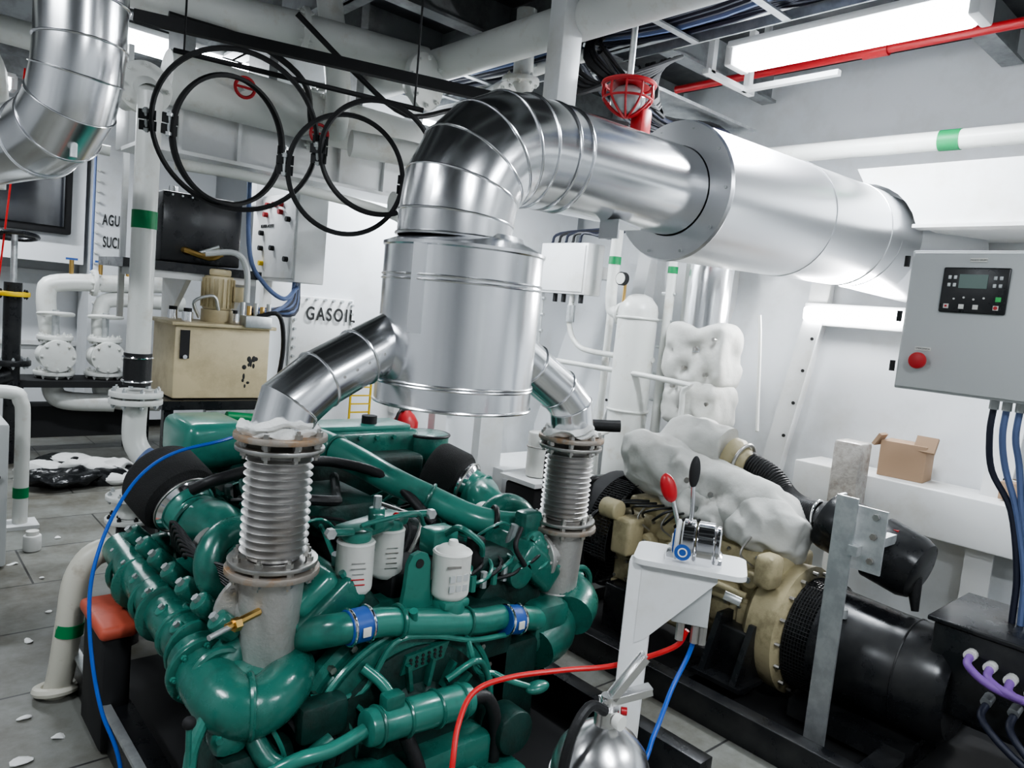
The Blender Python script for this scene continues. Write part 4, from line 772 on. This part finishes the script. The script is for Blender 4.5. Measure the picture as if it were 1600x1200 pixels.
o.box((1.36,1.83,.24),(.6,.14,.14),G,bev=.03); o.box((1.42,1.78,.12),(.7,.22,.14),G,bev=.03); o.cyl((1.0,1.85,.30),(1.0,1.72,.30),.07,GD,bev=.012); o.cyl((1.75,1.85,.28),(1.75,1.74,.28),.08,GD,bev=.012)
o.box((1.32,1.7,.21),(.5,.1,.04),GL,bev=.01); o.bolts([(1.12+.1*k,1.7,.232) for k in range(5)],(0,0,1),.012,'galv'); o.box((1.36,1.6,.05),(.9,.3,.1),GD,bev=.01)
o.tube([(1.72,1.86,.46),(1.76,1.82,.44),(1.85,1.8,.40)],.012,GL); o.blob((1.88,1.79,.395),(.055,.03,.022),GL)
o.tube([(1.62,1.93,.63),(1.60,1.86,.58),(1.63,1.85,.50),(1.72,1.86,.46)],.011,GL,seg=8); o.tube([(1.05,1.95,.52),(1.2,1.9,.52),(1.3,1.89,.66),(1.45,1.89,.65),(1.62,1.88,.60),(1.8,1.9,.57)],.010,GL,seg=8)
o.tube([(.75,1.98,.55),(.7,1.95,.45),(.70,1.92,.3),(.78,1.9,.2)],.018,GL,seg=10); o.blob((.68,1.92,.57),(.018,.018,.018),'black_matte'); o.cyl((.68,1.92,.56),(.69,1.94,.42),.008,GL)
o.box((.88,2.0,.32),(.24,.2,.22),GD,bev=.04); o.cyl((.84,1.9,.30),(.84,1.84,.30),.06,G,bev=.012); o.cyl((.74,1.95,.25),(.74,1.88,.25),.045,G,bev=.01); o.blob((.72,1.9,.2),(.02,.02,.02),'red')
o.tube([(.86,1.95,.48),(.9,1.88,.40),(.98,1.85,.38),(1.08,1.86,.42)],.03,G,seg=14); o.box((1.06,1.9,.48),(.16,.08,.12),GD,bev=.02)
for k in range(12): o.tube([(.9+.05*k,1.98,.50-.01*k),(.93+.05*k,1.91,.45+.02*(k%3)),(.95+.06*k,1.89,.36),(.9+.07*k,1.9,.25)],.008,'rubber' if k%2 else GL,seg=6)
for k in range(8): o.tube([(.86,2.55+.02*k,.80),(.82,2.42+.02*k,.86+.01*k),(.9,2.25,.86-.01*k),(1.02,2.2,.84)],.006,'rubber',seg=6)
for k in range(10):
    x=1.62+.05*k; o.tube([(x-.1,2.05,.72),(x,2.0,.76+.02*(k%3)),(x+.06,2.08,.80),(x+.02,2.3,.8)],.008,GL if k%2 else 'rubber',seg=6)
for k in range(5): o.cyl((1.70+.06*k,2.0+.01*k,.72),(1.70+.06*k,2.0+.01*k,.78),.014,'galv' if k%2 else GL,seg=8)
o.box((1.85,2.15,.75),(.3,.2,.12),GD,bev=.03); o.cyl((1.95,2.0,.74),(1.95,2.08,.74),.06,G,bev=.01); o.box((1.15,2.25,.78),(.14,.2,.12),GD,bev=.02)
o.tube([(1.95,2.03,.92),(1.9,2.0,.86),(1.95,1.99,.78)],.01,'rubber'); o.box((2.08,2.13,.84),(.1,.08,.22),G,bev=.02); o.cyl((2.05,2.06,.84),(2.05,2.04,.84),.05,GL,bev=.006)
o.cyl((1.75,2.06,.78),(1.75,2.06,.90),.035,'black_matte',bev=.006); o.box((1.68,2.2,.86),(.12,.1,.10),GL,bev=.015); o.tube([(1.68,2.15,.9),(1.66,2.05,.95),(1.72,2.0,.90),(1.76,2.03,.84)],.012,GL,seg=8)
o.done()
o=M('engine_bed_frame')
for x in (.74,2.36): o.box((x,2.4,.09),(.08,2.1,.18),'black_paint',bev=.004)
o.box((.69,2.4,.19),(.03,2.1,.015),'galv'); o.box((1.55,2.5,.01),(1.6,1.9,.02),'black_matte'); o.box((1.3,2.1,.12),(.12,.12,.2),'black_paint'); o.done()
# ------------------------------------------------------------------ camera / world
yaw=math.radians(42); th=math.radians(5.5); ro=math.radians(5.5)
Z=V((0,0,1)); F0=V((math.sin(yaw),math.cos(yaw),0)); r0=V((math.cos(yaw),-math.sin(yaw),0))
F=math.cos(th)*F0-math.sin(th)*Z; u0=math.sin(th)*F0+math.cos(th)*Z
R=math.cos(ro)*r0+math.sin(ro)*u0; U=-math.sin(ro)*r0+math.cos(ro)*u0
cd=bpy.data.cameras.new('camera'); cam=bpy.data.objects.new('camera',cd); bpy.context.collection.objects.link(cam)
mw=Matrix((R,U,-F)).transposed().to_4x4(); mw.translation=V((0,0,1.75)); cam.matrix_world=mw
cd.sensor_width=36; cd.lens=36*1150/1600; cd.clip_start=.05; bpy.context.scene.camera=cam
w=bpy.data.worlds.new('world'); bpy.context.scene.world=w; w.use_nodes=True; w.node_tree.nodes['Background'].inputs[0].default_value=(.6,.65,.7,1); w.node_tree.nodes['Background'].inputs[1].default_value=.3
vs=bpy.context.scene.view_settings; vs.view_transform='AgX'; vs.look='AgX - Medium High Contrast'; vs.exposure=0.5
